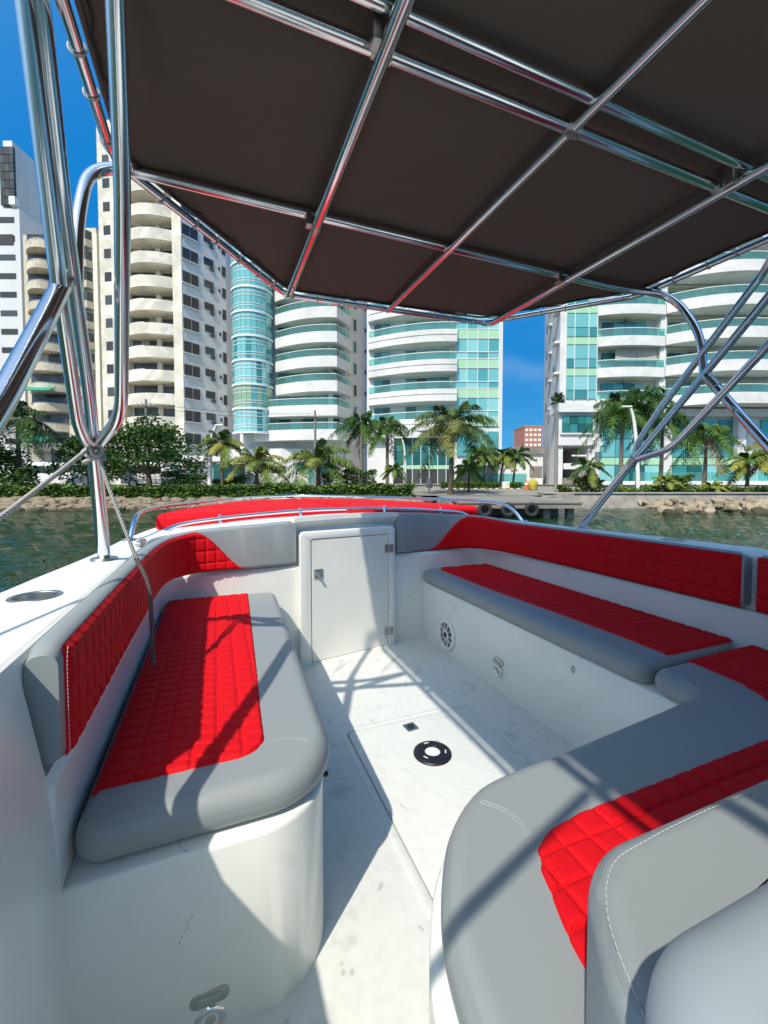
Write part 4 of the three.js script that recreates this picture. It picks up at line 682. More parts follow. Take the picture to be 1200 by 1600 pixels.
// cabin door
{
  const z = -2.575;
  const fr = new THREE.Shape(rounded([[-0.37, -0.01, 0], [0.288, -0.01, 0], [0.288, 0.80, 0.03], [-0.37, 0.80, 0.03]]).map((p) => new THREE.Vector2(...p))); fr.holes.push(new THREE.Path(rounded([[-0.30, 0.008, 0.01], [0.243, 0.008, 0.01], [0.243, 0.752, 0.015], [-0.30, 0.752, 0.015]]).map((p) => new THREE.Vector2(...p))));
  const fg = new THREE.ExtrudeGeometry(fr, { depth: 0.03, bevelEnabled: true, bevelSize: 0.006, bevelThickness: 0.006, bevelOffset: -0.006, bevelSegments: 3 }); fg.translate(0, 0, z - 0.01); part('door_frame', metric(toCreasedNormals(fg, 0.6)).applyMatrix4(RAKE), M.gel, boat);
  part('door_gap_shade', new THREE.BoxGeometry(0.58, 0.756, 0.024).translate(-0.02, 0.382, z - 0.008).applyMatrix4(RAKE), M.rubberAndGapShade, boat);  // dark backing behind the door leaf, painting the shade in its groove
  const d = new THREE.Shape(rounded([[-0.2965, 0.0115, 0.01], [0.2395, 0.0115, 0.01], [0.2395, 0.7485, 0.013], [-0.2965, 0.7485, 0.013]]).map((p) => new THREE.Vector2(...p)));
  const dg = new THREE.ExtrudeGeometry(d, { depth: 0.012, bevelEnabled: true, bevelSize: 0.002, bevelThickness: 0.002, bevelOffset: -0.002, bevelSegments: 2 }); dg.translate(0, 0, z + 0.008); const door = part('cabin_door', metric(dg).applyMatrix4(RAKE), M.door, boat);
  for (const y of [0.655, 0.10]) { part('hinge', merge([new RoundedBoxGeometry(0.026, 0.052, 0.004, 2, 0.001).translate(0.221, y, z + 0.026), new RoundedBoxGeometry(0.026, 0.052, 0.004, 2, 0.001).translate(0.259, y, z + 0.03), new THREE.CylinderGeometry(0.006, 0.006, 0.054, 12).translate(0.2405, y, z + 0.031)]).applyMatrix4(RAKE), M.steelDull, door); }
  const latch = part('latch', merge([new RoundedBoxGeometry(0.056, 0.056, 0.005, 2, 0.002).translate(-0.255, 0.545, z + 0.025)]).applyMatrix4(RAKE), M.steelDull, door);
  part('latch_handle', merge([new THREE.CylinderGeometry(0.014, 0.016, 0.012, 18).rotateX(Math.PI / 2).translate(-0.262, 0.545, z + 0.033), new RoundedBoxGeometry(0.014, 0.045, 0.008, 2, 0.003).rotateZ(0.5).translate(-0.247, 0.52, z + 0.04)]).applyMatrix4(RAKE), M.chrome, door);
  part('bulkhead_cap', sweep(planPath(raked([[-0.40, 2.62], [0, 2.63], [0.33, 2.62]]), 16, -1), (p) => { const y = DECK + camber(p.x, 2.66); return [[-0.03, y - 0.02], [0.03, y - 0.09], [0.05, y - 0.03], [0.045, y - 0.005], [0.03, y + 0.006], [-0.03, y + 0.006]]; }, true), M.gel, boat);
}
// speaker on the starboard bench
{
  const s = new THREE.Group(); s.name = 'speaker'; s.position.set(0.5445, 0.118, -2.33); s.rotation.y = -Math.PI / 2; boat.add(s);
  const L = (pts, m, n) => { const g = new THREE.LatheGeometry(pts.map((q) => new THREE.Vector2(...q)), 48); g.rotateX(Math.PI / 2); return part(n, g, m, s); };
  L([[0.076, 0.0], [0.076, 0.012], [0.08, 0.018], [0.094, 0.016], [0.1, 0.008], [0.1, 0.0]], M.whitePlastic, 'speaker_ring');
  L([[0, 0.0015], [0.03, 0.0012], [0.077, 0.0035]], M.black, 'speaker_cone');
  L([[0, 0.02], [0.014, 0.02], [0.018, 0.016], [0.018, 0.003]], M.black, 'hub_cap'); L([[0.018, 0.012], [0.019, 0.018], [0.026, 0.018], [0.027, 0.01]], M.whitePlastic, 'hub_ring');
  for (let k = 0; k < 10; k++) for (const e of [-1, 1]) { const a = k / 10 * 6.2832; const g = new RoundedBoxGeometry(0.056, 0.0042, 0.005, 1, 0.0015); g.rotateZ(e * 0.05); g.translate(0.051, e * 0.0052, 0.013); g.rotateZ(a); part('grille_spoke', g, M.whitePlastic, s); }
}
function fitting(parent, x, y, z, turn, k = 1) {           // oval courtesy plate above a round chrome lamp
  const o = new THREE.Group(); o.name = 'courtesy_light'; o.position.set(x, y, z); o.rotation.y = turn; parent.add(o);
  const oval = (w, h, r) => { const s = new THREE.Shape(); s.absarc(w / 2 - h / 2, 0, h / 2, -Math.PI / 2, Math.PI / 2); s.absarc(-w / 2 + h / 2, 0, h / 2, Math.PI / 2, Math.PI * 1.5); return s; };
  const e = new THREE.ExtrudeGeometry(oval(0.062 * k, 0.027 * k), { depth: 0.006, bevelEnabled: true, bevelSize: 0.002, bevelThickness: 0.003, bevelOffset: -0.002, bevelSegments: 3, curveSegments: 10 }); e.translate(0, 0.034 * k, 0); part('oval_plate', toCreasedNormals(e, 0.6), M.steelDull, o);
  part('oval_lens', new RoundedBoxGeometry(0.036 * k, 0.012 * k, 0.004, 2, 0.002).translate(0, 0.034 * k, 0.0095), M.lens, o);
  const ring = new THREE.TorusGeometry(0.0195 * k, 0.0065 * k, 12, 36); ring.translate(0, -0.006 * k, 0.004); part('lamp_ring', ring, M.chrome, o);
  part('lamp_lens', new THREE.SphereGeometry(0.016 * k, 20, 10, 0, 6.2832, 0, 1.2).rotateX(Math.PI / 2).scale(1, 1, 0.5).translate(0, -0.006 * k, -0.001), M.lens, o);
}
fitting(boat, -0.845, 0.042, -0.872, 0.0, 1.2); fitting(boat, 0.543, 0.115, -1.80, -Math.PI / 2, 1.25);
{ const v = new THREE.TorusGeometry(0.011, 0.003, 8, 20); v.scale(0.7, 1.2, 1); v.rotateY(-Math.PI / 2); v.translate(0.543, 0.32, -1.31); part('drain_fitting', v, M.steelDull, boat); const w = v.clone(); w.scale(1, 0.8, 1); w.translate(0.0, 0.06, -0.93); part('drain_fitting', w, M.whitePlastic, boat); }
// rails
{
  const cr = (pts) => new THREE.CatmullRomCurve3(pts.map((p) => V(...p)));
  const g = part('grab_rail', tubeGeo(cr([[-1.09, 0.825, -2.60], [-1.02, 0.85, -2.66], [-0.8, 0.878, -2.69], [-0.36, 0.908, -2.71], [0, 0.915, -2.715], [0.32, 0.908, -2.71], [0.7, 0.883, -2.69], [0.86, 0.865, -2.67], [0.92, 0.835, -2.65]]), 0.0115, 60), M.steel, boat);
  for (const x of [-0.8, -0.32, 0.26, 0.7]) part('stanchion', new THREE.CylinderGeometry(0.009, 0.012, 0.06, 12).translate(x, DECK + camber(x, 2.7) + 0.02, -2.705), M.steel, g);
  const b = part('bow_rail', tubeGeo(cr([[-1.215, 0.80, -2.36], [-1.21, 0.87, -2.43], [-1.205, 0.92, -2.54], [-1.16, 0.94, -2.85], [-0.97, 0.94, -3.4], [-0.64, 0.935, -4.2], [-0.28, 0.93, -4.8], [0, 0.93, -4.95], [0.28, 0.93, -4.8], [0.64, 0.935, -4.2], [0.97, 0.94, -3.4], [1.15, 0.94, -2.85], [1.205, 0.92, -2.62], [1.21, 0.87, -2.5], [1.215, 0.80, -2.42]]), 0.0125, 90), M.steel, boat);
  for (const [x, z] of [[-1.215, -2.36], [1.215, -2.42]]) part('rail_foot', new THREE.CylinderGeometry(0.03, 0.032, 0.008, 20).translate(x, DECK + 0.005, z), M.steelDull, b);
  for (const [x, z] of [[-1.0, -3.25], [1.0, -3.25], [-0.5, -4.38], [0.5, -4.38]]) part('stanchion', new THREE.CylinderGeometry(0.01, 0.012, 0.14, 10).translate(x, 0.87, z), M.steel, b);
  const cleat = new RoundedBoxGeometry(0.03, 0.02, 0.14, 2, 0.008); cleat.translate(-1.14, DECK + 0.012, -2.18); part('deck_cleat', cleat, M.steelDull, boat);
}

// ---------------------------------------------------------------- upholstery
// quilted panel: b runs along, a across between lo(b) and hi(b); map(a, b, h) gives the point
function quilt(b0, b1, lo, hi, map, pa, pb, mask = () => 1, cell = 0.0042, puffH = 0.0062, off = 0) {
  const nb = Math.max(8, Math.round((b1 - b0) / cell)); let w = 0; for (let k = 0; k <= 10; k++) { const b = lerp(b0, b1, k / 10); w = Math.max(w, hi(b) - lo(b)); }
  const na = Math.max(8, Math.round(w / cell));
  return grid(na, nb, (u, v) => {
    const b = lerp(b0, b1, v), l = lo(b), h = hi(b), a = lerp(l, h, u), m = mask(a, b);
    const sl = Math.hypot(1, (hi(Math.min(b1, b + 0.004)) - hi(Math.max(b0, b - 0.004))) / 0.008), e = Math.min((a - l), (h - a) / sl, b - b0, b1 - b), edge = smooth(0, 0.014, e);
    const wob = fbm(a * 9, b * 9, 3.3, 2);
    const qa = Math.abs(Math.sin(Math.PI * (a - off) / pa + wob * 0.2)), qb = Math.abs(Math.sin(Math.PI * b / pb + wob * 0.15));
    const puff = lerp(0.8 + 0.2 * wob, (smooth(0.0, 0.42, Math.min(qa, qb)) * 0.72 + 0.28 * Math.pow(qa * qb, 0.5)) * (1 + 0.3 * wob), m);
    return map(a, b, -0.003 + edge * (0.0075 + puffH * puff));
  }, (u, v, p) => [p.x + p.y * 0.7, p.z + p.y * 0.3]);
}
const seatMap = (y) => (a, b, h) => V(a, y + h, -b);
const SEAT = 0.475;
function stitchLine(pts, parent, len = 0.005, gap = 0.0022, r = 0.0006) {
  const c = new THREE.CatmullRomCurve3(pts.map((p) => V(...p))), L = c.getLength(), g = [];
  for (let s = 0; s < L; s += len + gap) { const a = c.getPointAt(s / L), b = c.getPointAt(Math.min(1, (s + len) / L)); g.push(skin([a, b], () => r, 5, false)); }
  const m = part('stitching', merge(g), M.greySeam, parent); m.userData.kind = 'stuff'; return m;
}
// stuffed cushion: plan outline with quarter-round edges, offset along the outline's own normals
function pillow(outline, y0, y1, r, seg = 7) {
  const P = []; outline.forEach((a, i) => { const b = outline[(i + 1) % outline.length], d = Math.hypot(b[0] - a[0], b[1] - a[1]), n = Math.max(1, Math.ceil(d / 0.03)); for (let k = 0; k < n; k++) if (d > 1e-5) P.push([lerp(a[0], b[0], k / n), lerp(a[1], b[1], k / n)]); });
  let A = 0; P.forEach((p, i) => { const q = P[(i + 1) % P.length]; A += p[0] * q[1] - q[0] * p[1]; }); if (A < 0) P.reverse();
  const n = P.length, N = P.map((p, i) => { const a = P[(i + n - 1) % n], b = P[(i + 1) % n], dx = b[0] - a[0], dy = b[1] - a[1], l = Math.hypot(dx, dy); return [dy / l, -dx / l]; });
  const pos = [], nor = [], idx = [], ringAt = (off, y, ang) => { const o = pos.length / 3; for (let i = 0; i < n; i++) { pos.push(P[i][0] - N[i][0] * off, y, -(P[i][1] - N[i][1] * off)); nor.push(N[i][0] * Math.cos(ang), Math.sin(ang), -N[i][1] * Math.cos(ang)); } return o; };
  const rings = []; for (let k = 0; k <= seg; k++) { const a = -Math.PI / 2 + k / seg * Math.PI / 2; rings.push(ringAt(r * (1 - Math.cos(a)), y0 + r + r * Math.sin(a), a)); } for (let k = 0; k <= seg; k++) { const a = k / seg * Math.PI / 2; rings.push(ringAt(r * (1 - Math.cos(a)), y1 - r + r * Math.sin(a), a)); }
  for (let k = 0; k < rings.length - 1; k++) for (let i = 0; i < n; i++) { const j = (i + 1) % n, a = rings[k] + i, b = rings[k] + j, c = rings[k + 1] + i, d = rings[k + 1] + j; idx.push(a, b, c, b, d, c); }
  const tri = THREE.ShapeUtils.triangulateShape(P.map((p, i) => new THREE.Vector2(p[0] - N[i][0] * r, p[1] - N[i][1] * r)), []);
  for (const t of tri) { idx.push(rings[rings.length - 1] + t[0], rings[rings.length - 1] + t[1], rings[rings.length - 1] + t[2]); idx.push(rings[0] + t[0], rings[0] + t[2], rings[0] + t[1]); }
  const g = new THREE.BufferGeometry(); g.setAttribute('position', new THREE.Float32BufferAttribute(pos, 3)); g.setAttribute('normal', new THREE.Float32BufferAttribute(nor, 3)); g.setIndex(idx); return metric(g);
}
function cushion(name, label, category, outline, y0, y1, bev, group) { const t = thing(name, label, category, [0, 0, 0], 0, group); part('bolster', pillow(outline, y0, y1, bev), M.grey, t); return t; }
{ // port bench seat
  const c = cushion('seat_cushion', 'long red quilted seat with grey bolster on the left bench', 'cushion', rounded([[-1.074, 2.465, 0.055], [-0.512, 2.455, 0.06], [-0.568, 0.877, 0.17], [-1.074, 0.877, 0.055]], 12), 0.389, SEAT + 0.002, 0.04, 'boat seat cushions');
  const xr = (b) => { const base = lerp(-0.715, -0.655, clamp((b - 0.98) / 1.5)); const e = clamp((b - 0.975) / 0.07); return base - 0.075 * (1 - Math.sqrt(1 - (1 - e) ** 2)); };
  part('red_insert', quilt(0.975, 2.435, () => -1.06, xr, seatMap(SEAT), 0.055, 0.044), M.red, c);
  for (const e of [0, 0.007]) stitchLine([[-0.72, 0.4785, -1.005 - e], [-0.68, 0.4785, -1.01 - e], [-0.635, 0.478, -0.995 - e], [-0.618 + e * 0.4, 0.475, -0.975 - e]], c);
  part('drain_plug', new THREE.SphereGeometry(0.007, 10, 8).translate(-0.582, 0.39, -0.98), M.black, c);
}
{ // starboard bench seat
  const c = cushion('seat_cushion', 'long shaded red seat with grey bolster above the speaker', 'cushion', rounded([[0.522, 2.665, 0.055], [1.072, 2.68, 0.055], [1.072, 0.997, 0.055], [0.522, 0.987, 0.055]], 10), 0.389, SEAT + 0.002, 0.038, 'boat seat cushions');
  part('red_insert', quilt(1.01, 2.645, (b) => lerp(0.672, 0.63, smooth(1.2, 2.2, b)) + 0.05 * Math.pow(smooth(2.56, 2.66, b), 2), () => 1.058, seatMap(SEAT), 0.2, 0.062), M.red, c);
  const d = cushion('seat_cushion', 'curved red and grey seat wrapping round the near right corner', 'cushion', [...rounded([[-0.555, 0.2], [1.072, 0.2, 0.055], [1.072, 0.968, 0.055], [0.522, 0.968, 0.055], [0.505, 0.808, 0.075], [0.30, 0.785]], 10), ...spline([[0.15, 0.772], [-0.1, 0.748], [-0.22, 0.742], [-0.33, 0.722], [-0.43, 0.655], [-0.495, 0.57], [-0.53, 0.50], [-0.55, 0.42], [-0.56, 0.33], [-0.557, 0.24]])], 0.389, SEAT + 0.002, 0.04, 'boat seat cushions');
  const K = [[-0.405, 0.36], [-0.385, 0.43], [-0.348, 0.52], [-0.325, 0.552], [-0.28, 0.575], [-0.2, 0.585], [0.4, 0.59], [0.5, 0.61], [0.58, 0.65], [0.64, 0.72], [0.67, 0.80], [0.69, 0.955], [1.058, 0.956]];
  const hi = (b) => { for (let i = 1; i < K.length; i++) if (b <= K[i][0]) { const t = (b - K[i - 1][0]) / (K[i][0] - K[i - 1][0]); return lerp(K[i - 1][1], K[i][1], t); } return 0.956; };
  part('red_insert', quilt(-0.405, 1.058, () => 0.22, hi, (a, b, h) => V(b, SEAT + h, -a), 0.053, 0.056, () => 1, 0.0036), M.red, d);
  for (const e of [0, 0.007]) stitchLine([[-0.352 + e, 0.4765, -0.672 - e * 0.5], [-0.325 + e, 0.4785, -0.635], [-0.318 + e, 0.4785, -0.60], [-0.325 + e, 0.4785, -0.565], [-0.335 + e, 0.4785, -0.548]], d);
}
// swept backrests
function rr(n0, n1, y0, y1, r, k = 4) { const o = []; for (const [cx, cy2, a0] of [[n1 - r, y1 - r, 0], [n0 + r, y1 - r, Math.PI / 2], [n0 + r, y0 + r, Math.PI], [n1 - r, y0 + r, Math.PI * 1.5]]) for (let i = 0; i <= k; i++) { const a = a0 + i / k * Math.PI / 2; o.push([cx + Math.cos(a) * r, cy2 + Math.sin(a) * r]); } return o; }
function onPath(path, b) { const L = path[path.length - 1].s, t = clamp(b / L) * (path.length - 1); let i = 0; while (i < path.length - 2 && path[i + 1].s < b) i++; const A = path[i], B = path[i + 1], q = clamp((b - A.s) / (B.s - A.s)); return { x: lerp(A.x, B.x, q), z: lerp(A.z, B.z, q), nx: lerp(A.nx, B.nx, q), nz: lerp(A.nz, B.nz, q) }; }
function backrest(label, ctrl, side, b0, b1, lo, hi, mask, pb = 0.052) {
  const t = thing('backrest_cushion', label, 'cushion', [0, 0, 0], 0, 'boat backrest cushions'), path = planPath(raked(ctrl), 70, side), L = path[path.length - 1].s;
  part('grey_body', sweep(path, (p, q) => { const e = Math.min(q * L, (1 - q) * L), k = 0.022 * (1 - Math.sqrt(1 - (1 - clamp(e / 0.022)) ** 2)); return rr(-0.0535, -k * 0.25, 0.605 + k * 0.4, DECK + 0.012 + camber(p.x, -p.z) * 0.9 - k * 0.8, 0.021); }, true, true, 0.9), M.grey, t);
  const at = (b) => onPath(path, b), HI = (b) => { const p = at(b); return hi(b, p); };
  part('red_face', quilt(b0, L - b1, () => lo, HI, (a, b, h) => { const p = at(b); return V(p.x + p.nx * h, a, p.z + p.nz * h); }, 0.066, pb, (a, b) => mask(a, b, at(b), L), 0.0046, 0.006), M.red, t);
  return [t, path];
}
const topAt = (p) => DECK + 0.004 + camber(p.x, -p.z) * 0.9;
{
  const [t] = backrest('left backrest with red quilting wrapping from gunwale to bulkhead', [[-1.070, 0.868], [-1.070, 1.5], [-1.056, 2.2], [-1.02, 2.44], [-0.945, 2.54], [-0.82, 2.573], [-0.62, 2.58], [-0.385, 2.58]], 1, 0.016, 0.26, 0.612,
    (b, p) => lerp(topAt(p), 0.612, p.x < -0.93 ? 0 : smooth(-0.93, -0.655, p.x)), (a, b, p) => clamp(smooth(0.02, 0.0, -p.z - 1.62 + (0.8 - a) * -0.6) + smooth(-0.99, -0.98, p.x)));
  stitchLine([[-1.0655, 0.81, -0.885], [-1.0645, 0.79, -0.876], [-1.0645, 0.7, -0.875], [-1.0645, 0.62, -0.877]], t);
  const [r] = backrest('long shaded right backrest running from bulkhead along the gunwale', [[0.325, 2.58], [0.62, 2.58], [0.83, 2.56], [0.95, 2.49], [1.02, 2.36], [1.055, 2.1], [1.068, 1.4], [1.066, 0.99]], 1, 0.27, 0.008, 0.608,
    (b, p) => lerp(0.612, topAt(p), p.x > 0.9 ? 1 : smooth(0.58, 0.9, p.x)), (a, b, p) => smooth(1.72, 1.68, -p.z + (0.8 - a) * 0.7), 0.062);
  backrest('red backrest at the right edge behind the dark gap', [[1.066, 0.955], [1.068, 0.4], [1.066, -0.3]], 1, 0.008, 0.008, 0.608, (b, p) => topAt(p), () => 1, 0.062);
}
{ // near right backrests
  const t = thing('bench_backrest', 'grey vinyl backrest with white stitching at the lower right', 'cushion', [0, 0, 0], 0);
  part('grey_body', pillow(rounded([[-0.475, 0.318, 0.10], [1.05, 0.318, 0.04], [1.05, 0.172, 0.04], [-0.585, 0.172, 0.045]], 10), SEAT + 0.005, 0.725, 0.03), M.grey, t);
  stitchLine([[-0.545, 0.722, -0.195], [-0.51, 0.7235, -0.255], [-0.465, 0.7245, -0.288], [-0.40, 0.725, -0.296], [-0.2, 0.7255, -0.298], [0.2, 0.7255, -0.298], [0.8, 0.7255, -0.298]], t);
  const h = thing('helm_seat_back', 'smooth pale grey seat back in the lower right corner', 'cushion', [0, 0, 0], 0);
  part('grey_body', pillow(rounded([[-0.63, 0.160, 0.07], [1.0, 0.160, 0.05], [1.0, -0.03, 0.05], [-0.665, -0.03, 0.05]], 10), 0.30, 0.862, 0.045), M.paleGrey, h);
  bx('seat_plinth', M.gel, h, -0.5, 0.98, -0.005, 0.30, -0.13, 0.45); bx('seat_pad', M.grey, h, -0.52, 1.0, 0.301, 0.42, 0.03, 0.48);
}
// bow sun pads
for (const [s, label] of [[-1, 'red bow sun pad cushion on the left half of the foredeck'], [1, 'red bow sun pad cushion on the right half of the foredeck']]) {
  const w = s < 0 ? 1.16 : 1.08, g = plan(rounded([[s * 0.006, 2.745, 0.02], [s * w, 2.745, 0.05], [s * (w - 0.1), 3.3, 0.1], [s * 0.62, 4.2, 0.1], [s * 0.006, 4.6, 0.03]], 6), 0.80, 0.905, 0.035, 5), p = g.attributes.position;
  for (let i = 0; i < p.count; i++) { const x = p.getX(i), f = -p.getZ(i), y = p.getY(i); p.setY(i, y + camber(x, 2.8) * 0.16); }
  g.computeVertexNormals(); solo('sun_pad', toCreasedNormals(g, 0.6), M.red, label, 'cushion', 'bow sun pads');
}

// ---------------------------------------------------------------- canopy
{
  const t = thing('bimini_canopy', 'dark brown canvas canopy on a polished steel tube frame', 'canopy'), Y = 2.0;
  const out = [[-1.075, -1.7], [-1.075, 1.41, 0.16], [-0.49, 2.11, 0.12], [0.60, 2.06, 0.12], [1.10, 1.48, 0.14], [1.13, -1.7]];
  const ringPts = rounded(out, 8);
  // canvas: laced just inside the frame, slightly slack between the tubes
  const inset = linePath(ringPts, -1), poly = inset.map((p, i) => { const k = 0.022; return [p.x - p.nx * 0 + (p.x < 0 ? k : -k) * (Math.abs(p.x) > 0.62 ? 1 : 0.3), Math.min(-p.z - (-p.z > 1.5 ? k : 0), 9)]; });
  const sideX = (f, sg) => { let best = null; for (let i = 0; i < poly.length - 1; i++) { const [x0, f0] = poly[i], [x1, f1] = poly[i + 1]; if ((f - f0) * (f - f1) <= 0 && f0 !== f1) { const x = lerp(x0, x1, (f - f0) / (f1 - f0)); if (best === null || x * sg > best * sg) best = x; } } return best; };
  const fMax = Math.max(...poly.map((p) => p[1]));
  part('canvas', grid(70, 110, (u, v) => { const f = lerp(-1.69, fMax - 0.0015, v), a = sideX(f, -1) ?? 0, b = sideX(f, 1) ?? 0, x = lerp(a, b, u), e = smooth(0, 0.12, Math.min(u, 1 - u) * (b - a)) * smooth(0, 0.1, fMax - f); return V(x, 2.0215 + e * (0.010 * fbm(x * 2.2, f * 1.3, 5.1, 3) + 0.005 * fbm(x * 9, f * 4, 2.2, 2) + 0.004), -f); }), M.canvas, t);
  part('canvas_hem', skin(poly.map(([x, f]) => V(x, 2.0185, -f)), () => 0.006, 8, true), M.canvas, t);
  const tube = (n, pts, r, rad) => part(n, tubeGeo(bent(pts, rad), r, 0, 16), M.steel, t);
  part('edge_tube', skin(ringPts.map(([x, f]) => V(x, Y, -f)), () => 0.0135, 14, true), M.steel, t);
  tube('ridge_tube', [[-0.49, 1.968, 1.7], [-0.49, 1.968, -2.02], [-0.49, 1.995, -2.1]], 0.0165, 0.05); tube('ridge_tube', [[0.025, 1.985, 1.7], [0.025, 1.985, -2.06]], 0.0135); tube('ridge_tube', [[0.605, 1.968, 1.7], [0.605, 1.968, -1.98], [0.60, 1.995, -2.05]], 0.0155, 0.05);
  tube('cross_tube', [[-1.075, 1.985, -0.845], [1.13, 1.985, -0.845]], 0.0145); tube('cross_tube', [[-1.075, 2.0, -0.775], [1.13, 2.0, -0.775]], 0.0135); tube('cross_tube', [[-1.075, 2.0, 0.27], [1.13, 2.0, 0.27]], 0.0135);
  tube('front_hoop', [[-1.14, 1.58, -1.29], [-1.15, 1.80, -1.36], [-1.135, 2.005, -1.45], [-0.9, 2.005, -1.455], [0.95, 2.0, -1.465], [1.17, 1.965, -1.36], [1.2, 1.75, -1.25], [1.2, 1.55, -1.235]], 0.0165, 0.11);
  for (const [x, z, y0, y1] of [[-0.49, -1.455, 1.975, 2.0], [0.605, -1.46, 1.975, 2.0], [0.605, -0.8, 1.97, 2.0], [-0.49, -0.81, 1.97, 2.0]]) part('tube_clamp', new RoundedBoxGeometry(0.02, y1 - y0 + 0.03, 0.03, 2, 0.004).translate(x - 0.026, (y0 + y1) / 2, z), M.steelDull, t);
  // port supports
  const nodeL = [-1.18, 1.2, -1.6], nodeR = [1.2, 1.205, -1.57];
  tube('support_post', [[-1.205, DECK, -1.815], nodeL], 0.0215); tube('support_post', [[1.245, DECK, -1.95], nodeR], 0.0205);
  for (const [x, z] of [[-1.205, -1.815], [1.245, -1.95]]) part('post_flange', new THREE.CylinderGeometry(0.042, 0.045, 0.008, 24).translate(x, DECK + 0.0055, z), M.steelDull, t);
  tube('support_tube', [nodeL, [-1.183, 1.24, -1.46], [-1.15, 1.52, -1.21], [-1.1325, 2.05, -0.972]], 0.0165, 0.09); tube('support_tube', [nodeL, [-1.152, 1.33, -1.45], [-1.129, 1.708, -1.17], [-1.11, 2.06, -0.975]], 0.0165, 0.1); tube('support_tube', [nodeL, [-1.065, 1.285, -1.39], [-0.995, 1.71, -1.06], [-0.965, 1.985, -0.85]], 0.0165, 0.07);
  tube('support_tube', [nodeR, [1.2, 1.29, -1.55], [1.2, 1.44, -1.44], [1.19, 1.93, -1.01], [1.14, 1.99, -0.95]], 0.0155, 0.05); tube('support_tube', [nodeR, [1.19, 1.83, -0.99], [1.14, 1.99, -0.82]], 0.0165, 0.05); tube('support_tube', [nodeR, [1.15, 1.25, -1.34], [1.05, 1.59, -0.93], [1.0, 1.985, -0.45]], 0.0155, 0.07);
  tube('support_tube', [[-1.21, DECK, -0.16], [-1.19, 1.2, 0.0], [-1.165, 1.5, 0.10], [-1.10, 1.995, 0.27]], 0.0115, 0.12); tube('support_tube', [[1.23, DECK, -0.16], [1.21, 1.2, 0.0], [1.185, 1.5, 0.10], [1.14, 1.995, 0.27]], 0.0115, 0.12);
  tube('brace_tube', [[-1.15, 1.615, -1.275], [-1.155, 1.22, -0.895], [-1.19, DECK, -0.5]], 0.0205); tube('brace_tube', [[1.195, 1.565, -1.225], [1.185, 1.23, -0.98], [1.2, DECK, -0.66]], 0.0185);
  const sleeve = (a, b, r, n = 'tube_fitting') => part(n, skin([V(...a), V(...b)], () => r, 16, true), M.steelDull, t);
  sleeve([-1.15, 1.605, -1.265], [-1.1525, 1.555, -1.217], 0.0228); sleeve([1.1945, 1.55, -1.213], [1.192, 1.505, -1.178], 0.0208);
  sleeve([-1.183, 1.178, -1.612], [-1.178, 1.222, -1.588], 0.0245, 'weld_collar'); sleeve([1.203, 1.185, -1.585], [1.198, 1.222, -1.556], 0.0235, 'weld_collar');
  for (const x of [-0.49, 0.605]) sleeve([x, 1.968, -1.44], [x, 1.968, -1.48], 0.0185); for (const x of [-0.49, 0.025, 0.605]) sleeve([x - 0.022, 1.985, -0.845], [x + 0.022, 1.985, -0.845], 0.0175);
  for (const [x, f] of [[-0.49, 2.11], [0.60, 2.06]]) part('screw', new THREE.SphereGeometry(0.004, 8, 6).translate(x, 1.9525, -f + 0.2), M.darkgap, t);
  // lacing
  const rp = linePath(ringPts, -1), Ltot = rp[rp.length - 1].s, tieGeo = new THREE.TorusGeometry(0.0165, 0.0022, 6, 16);
  let k = 0; for (let s = 0.9; s < Ltot - 0.9; s += 0.125 + 0.02 * Math.sin(k * 2.3)) { k++; const p = onPath(rp, s), m = part('lacing_tie', tieGeo, M.tie, t); m.position.set(p.x, Y, p.z); m.rotation.y = Math.atan2(-p.nz, p.nx) + Math.PI; const a = Math.atan2(p.nx, p.nz); m.rotation.y = a + Math.PI / 2; }
  const cord = []; for (let s = 0.6; s < Ltot - 0.6; s += 0.045) { const p = onPath(rp, s), q = 0.036 + 0.016 * Math.sin(s * 46) * Math.sin(s * 9); cord.push(V(p.x - p.nx * q, 2.012 - 0.004 * Math.sin(s * 21), p.z - p.nz * q)); }
  part('lacing_cord', skin(cord, () => 0.0028, 6, true), M.cord, t);
}
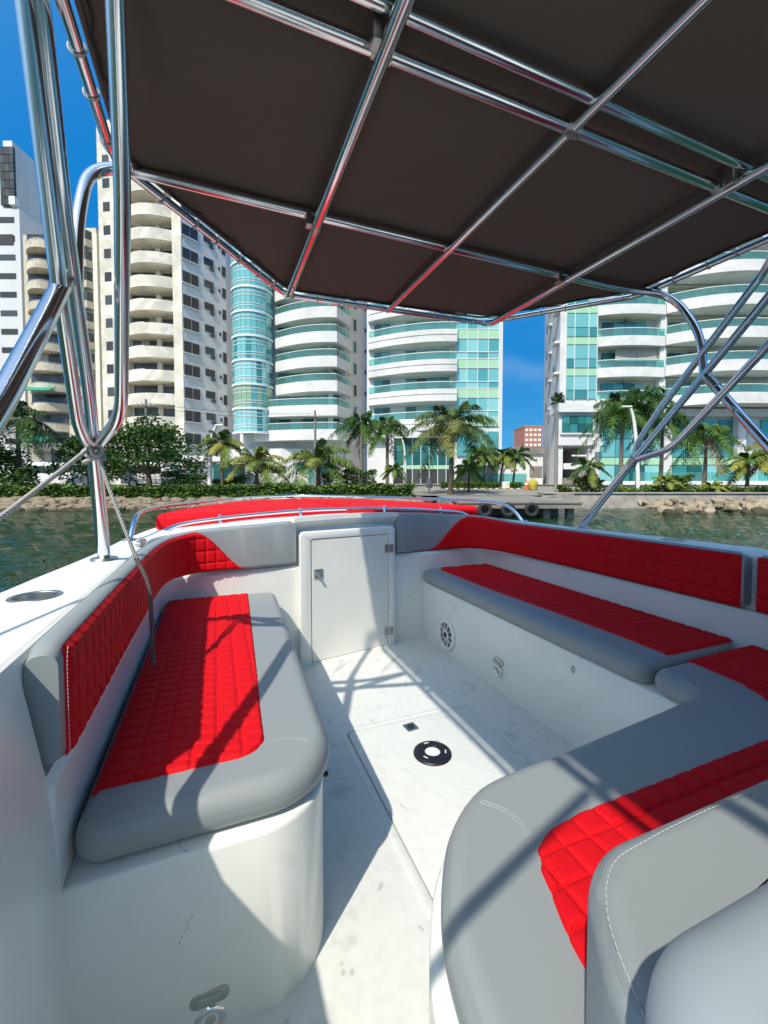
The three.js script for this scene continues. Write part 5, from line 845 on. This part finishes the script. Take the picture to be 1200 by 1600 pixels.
// ---------------------------------------------------------------- rope and fender
{
  const t = thing('mooring_rope', 'pale rope knotted round the left canopy post', 'rope');
  const cr = (pts) => new THREE.CatmullRomCurve3(pts.map((p) => V(...p)));
  const strands = (c, L, R, n, m, name) => { const parts = []; for (let s = 0; s < 3; s++) { const pts = []; for (let i = 0; i <= n; i++) { const q = i / n, p = c.getPoint(q), tg = c.getTangent(q), N = V(0, 0, 1).cross(tg).normalize(), B = tg.clone().cross(N), a = q * L / 0.035 * 6.2832 + s * 2.094; pts.push(p.addScaledVector(N, Math.cos(a) * R).addScaledVector(B, Math.sin(a) * R)); } parts.push(skin(pts, () => R * 1.05, 6, true)); } return part(name, merge(parts), m, t); };
  strands(cr([[-1.19, 1.20, -1.575], [-1.22, 1.11, -1.36], [-1.26, 1.0, -1.09], [-1.33, 0.86, -0.7], [-1.40, 0.79, -0.5]]), 1.2, 0.0034, 240, M.ropeMat, 'mooring_line');
  strands(cr([[-1.165, 1.2, -1.575], [-1.14, 1.11, -1.55], [-1.095, 0.98, -1.52], [-1.055, 0.86, -1.505]]), 0.45, 0.003, 100, M.ropeMat, 'hanging_end');
  strands(cr([[-1.055, 0.86, -1.505], [-1.022, 0.78, -1.49], [-1.012, 0.68, -1.475], [-1.008, 0.56, -1.455], [-1.005, 0.53, -1.45]]), 0.4, 0.0036, 90, M.ropeDark, 'frayed_end');
  const kn = []; for (let k = 0; k < 4; k++) kn.push(new THREE.TorusGeometry(0.027 + 0.002 * (k % 2), 0.006, 8, 26).rotateX(Math.PI / 2 + 0.3 * Math.sin(k * 2)).rotateZ(0.35 * Math.cos(k * 3)).translate(-1.182 + 0.004 * (k % 2), 1.168 + k * 0.014, -1.60 + 0.003 * k)); kn.push(new THREE.TorusGeometry(0.016, 0.0065, 8, 20).rotateY(0.6).translate(-1.165, 1.195, -1.565)); part('knot', merge(kn), M.ropeMat, t);
  const f = thing('boat_fender', 'black fender hanging outside the left gunwale', 'fender', [-1.415, 0.5, -1.31]);
  part('fender_body', new THREE.CapsuleGeometry(0.07, 0.45, 8, 18), M.black, f); part('fender_eye', new THREE.TorusGeometry(0.02, 0.008, 8, 16).translate(0, 0.31, 0), M.black, f);
}
renderer.render(scene, camera);
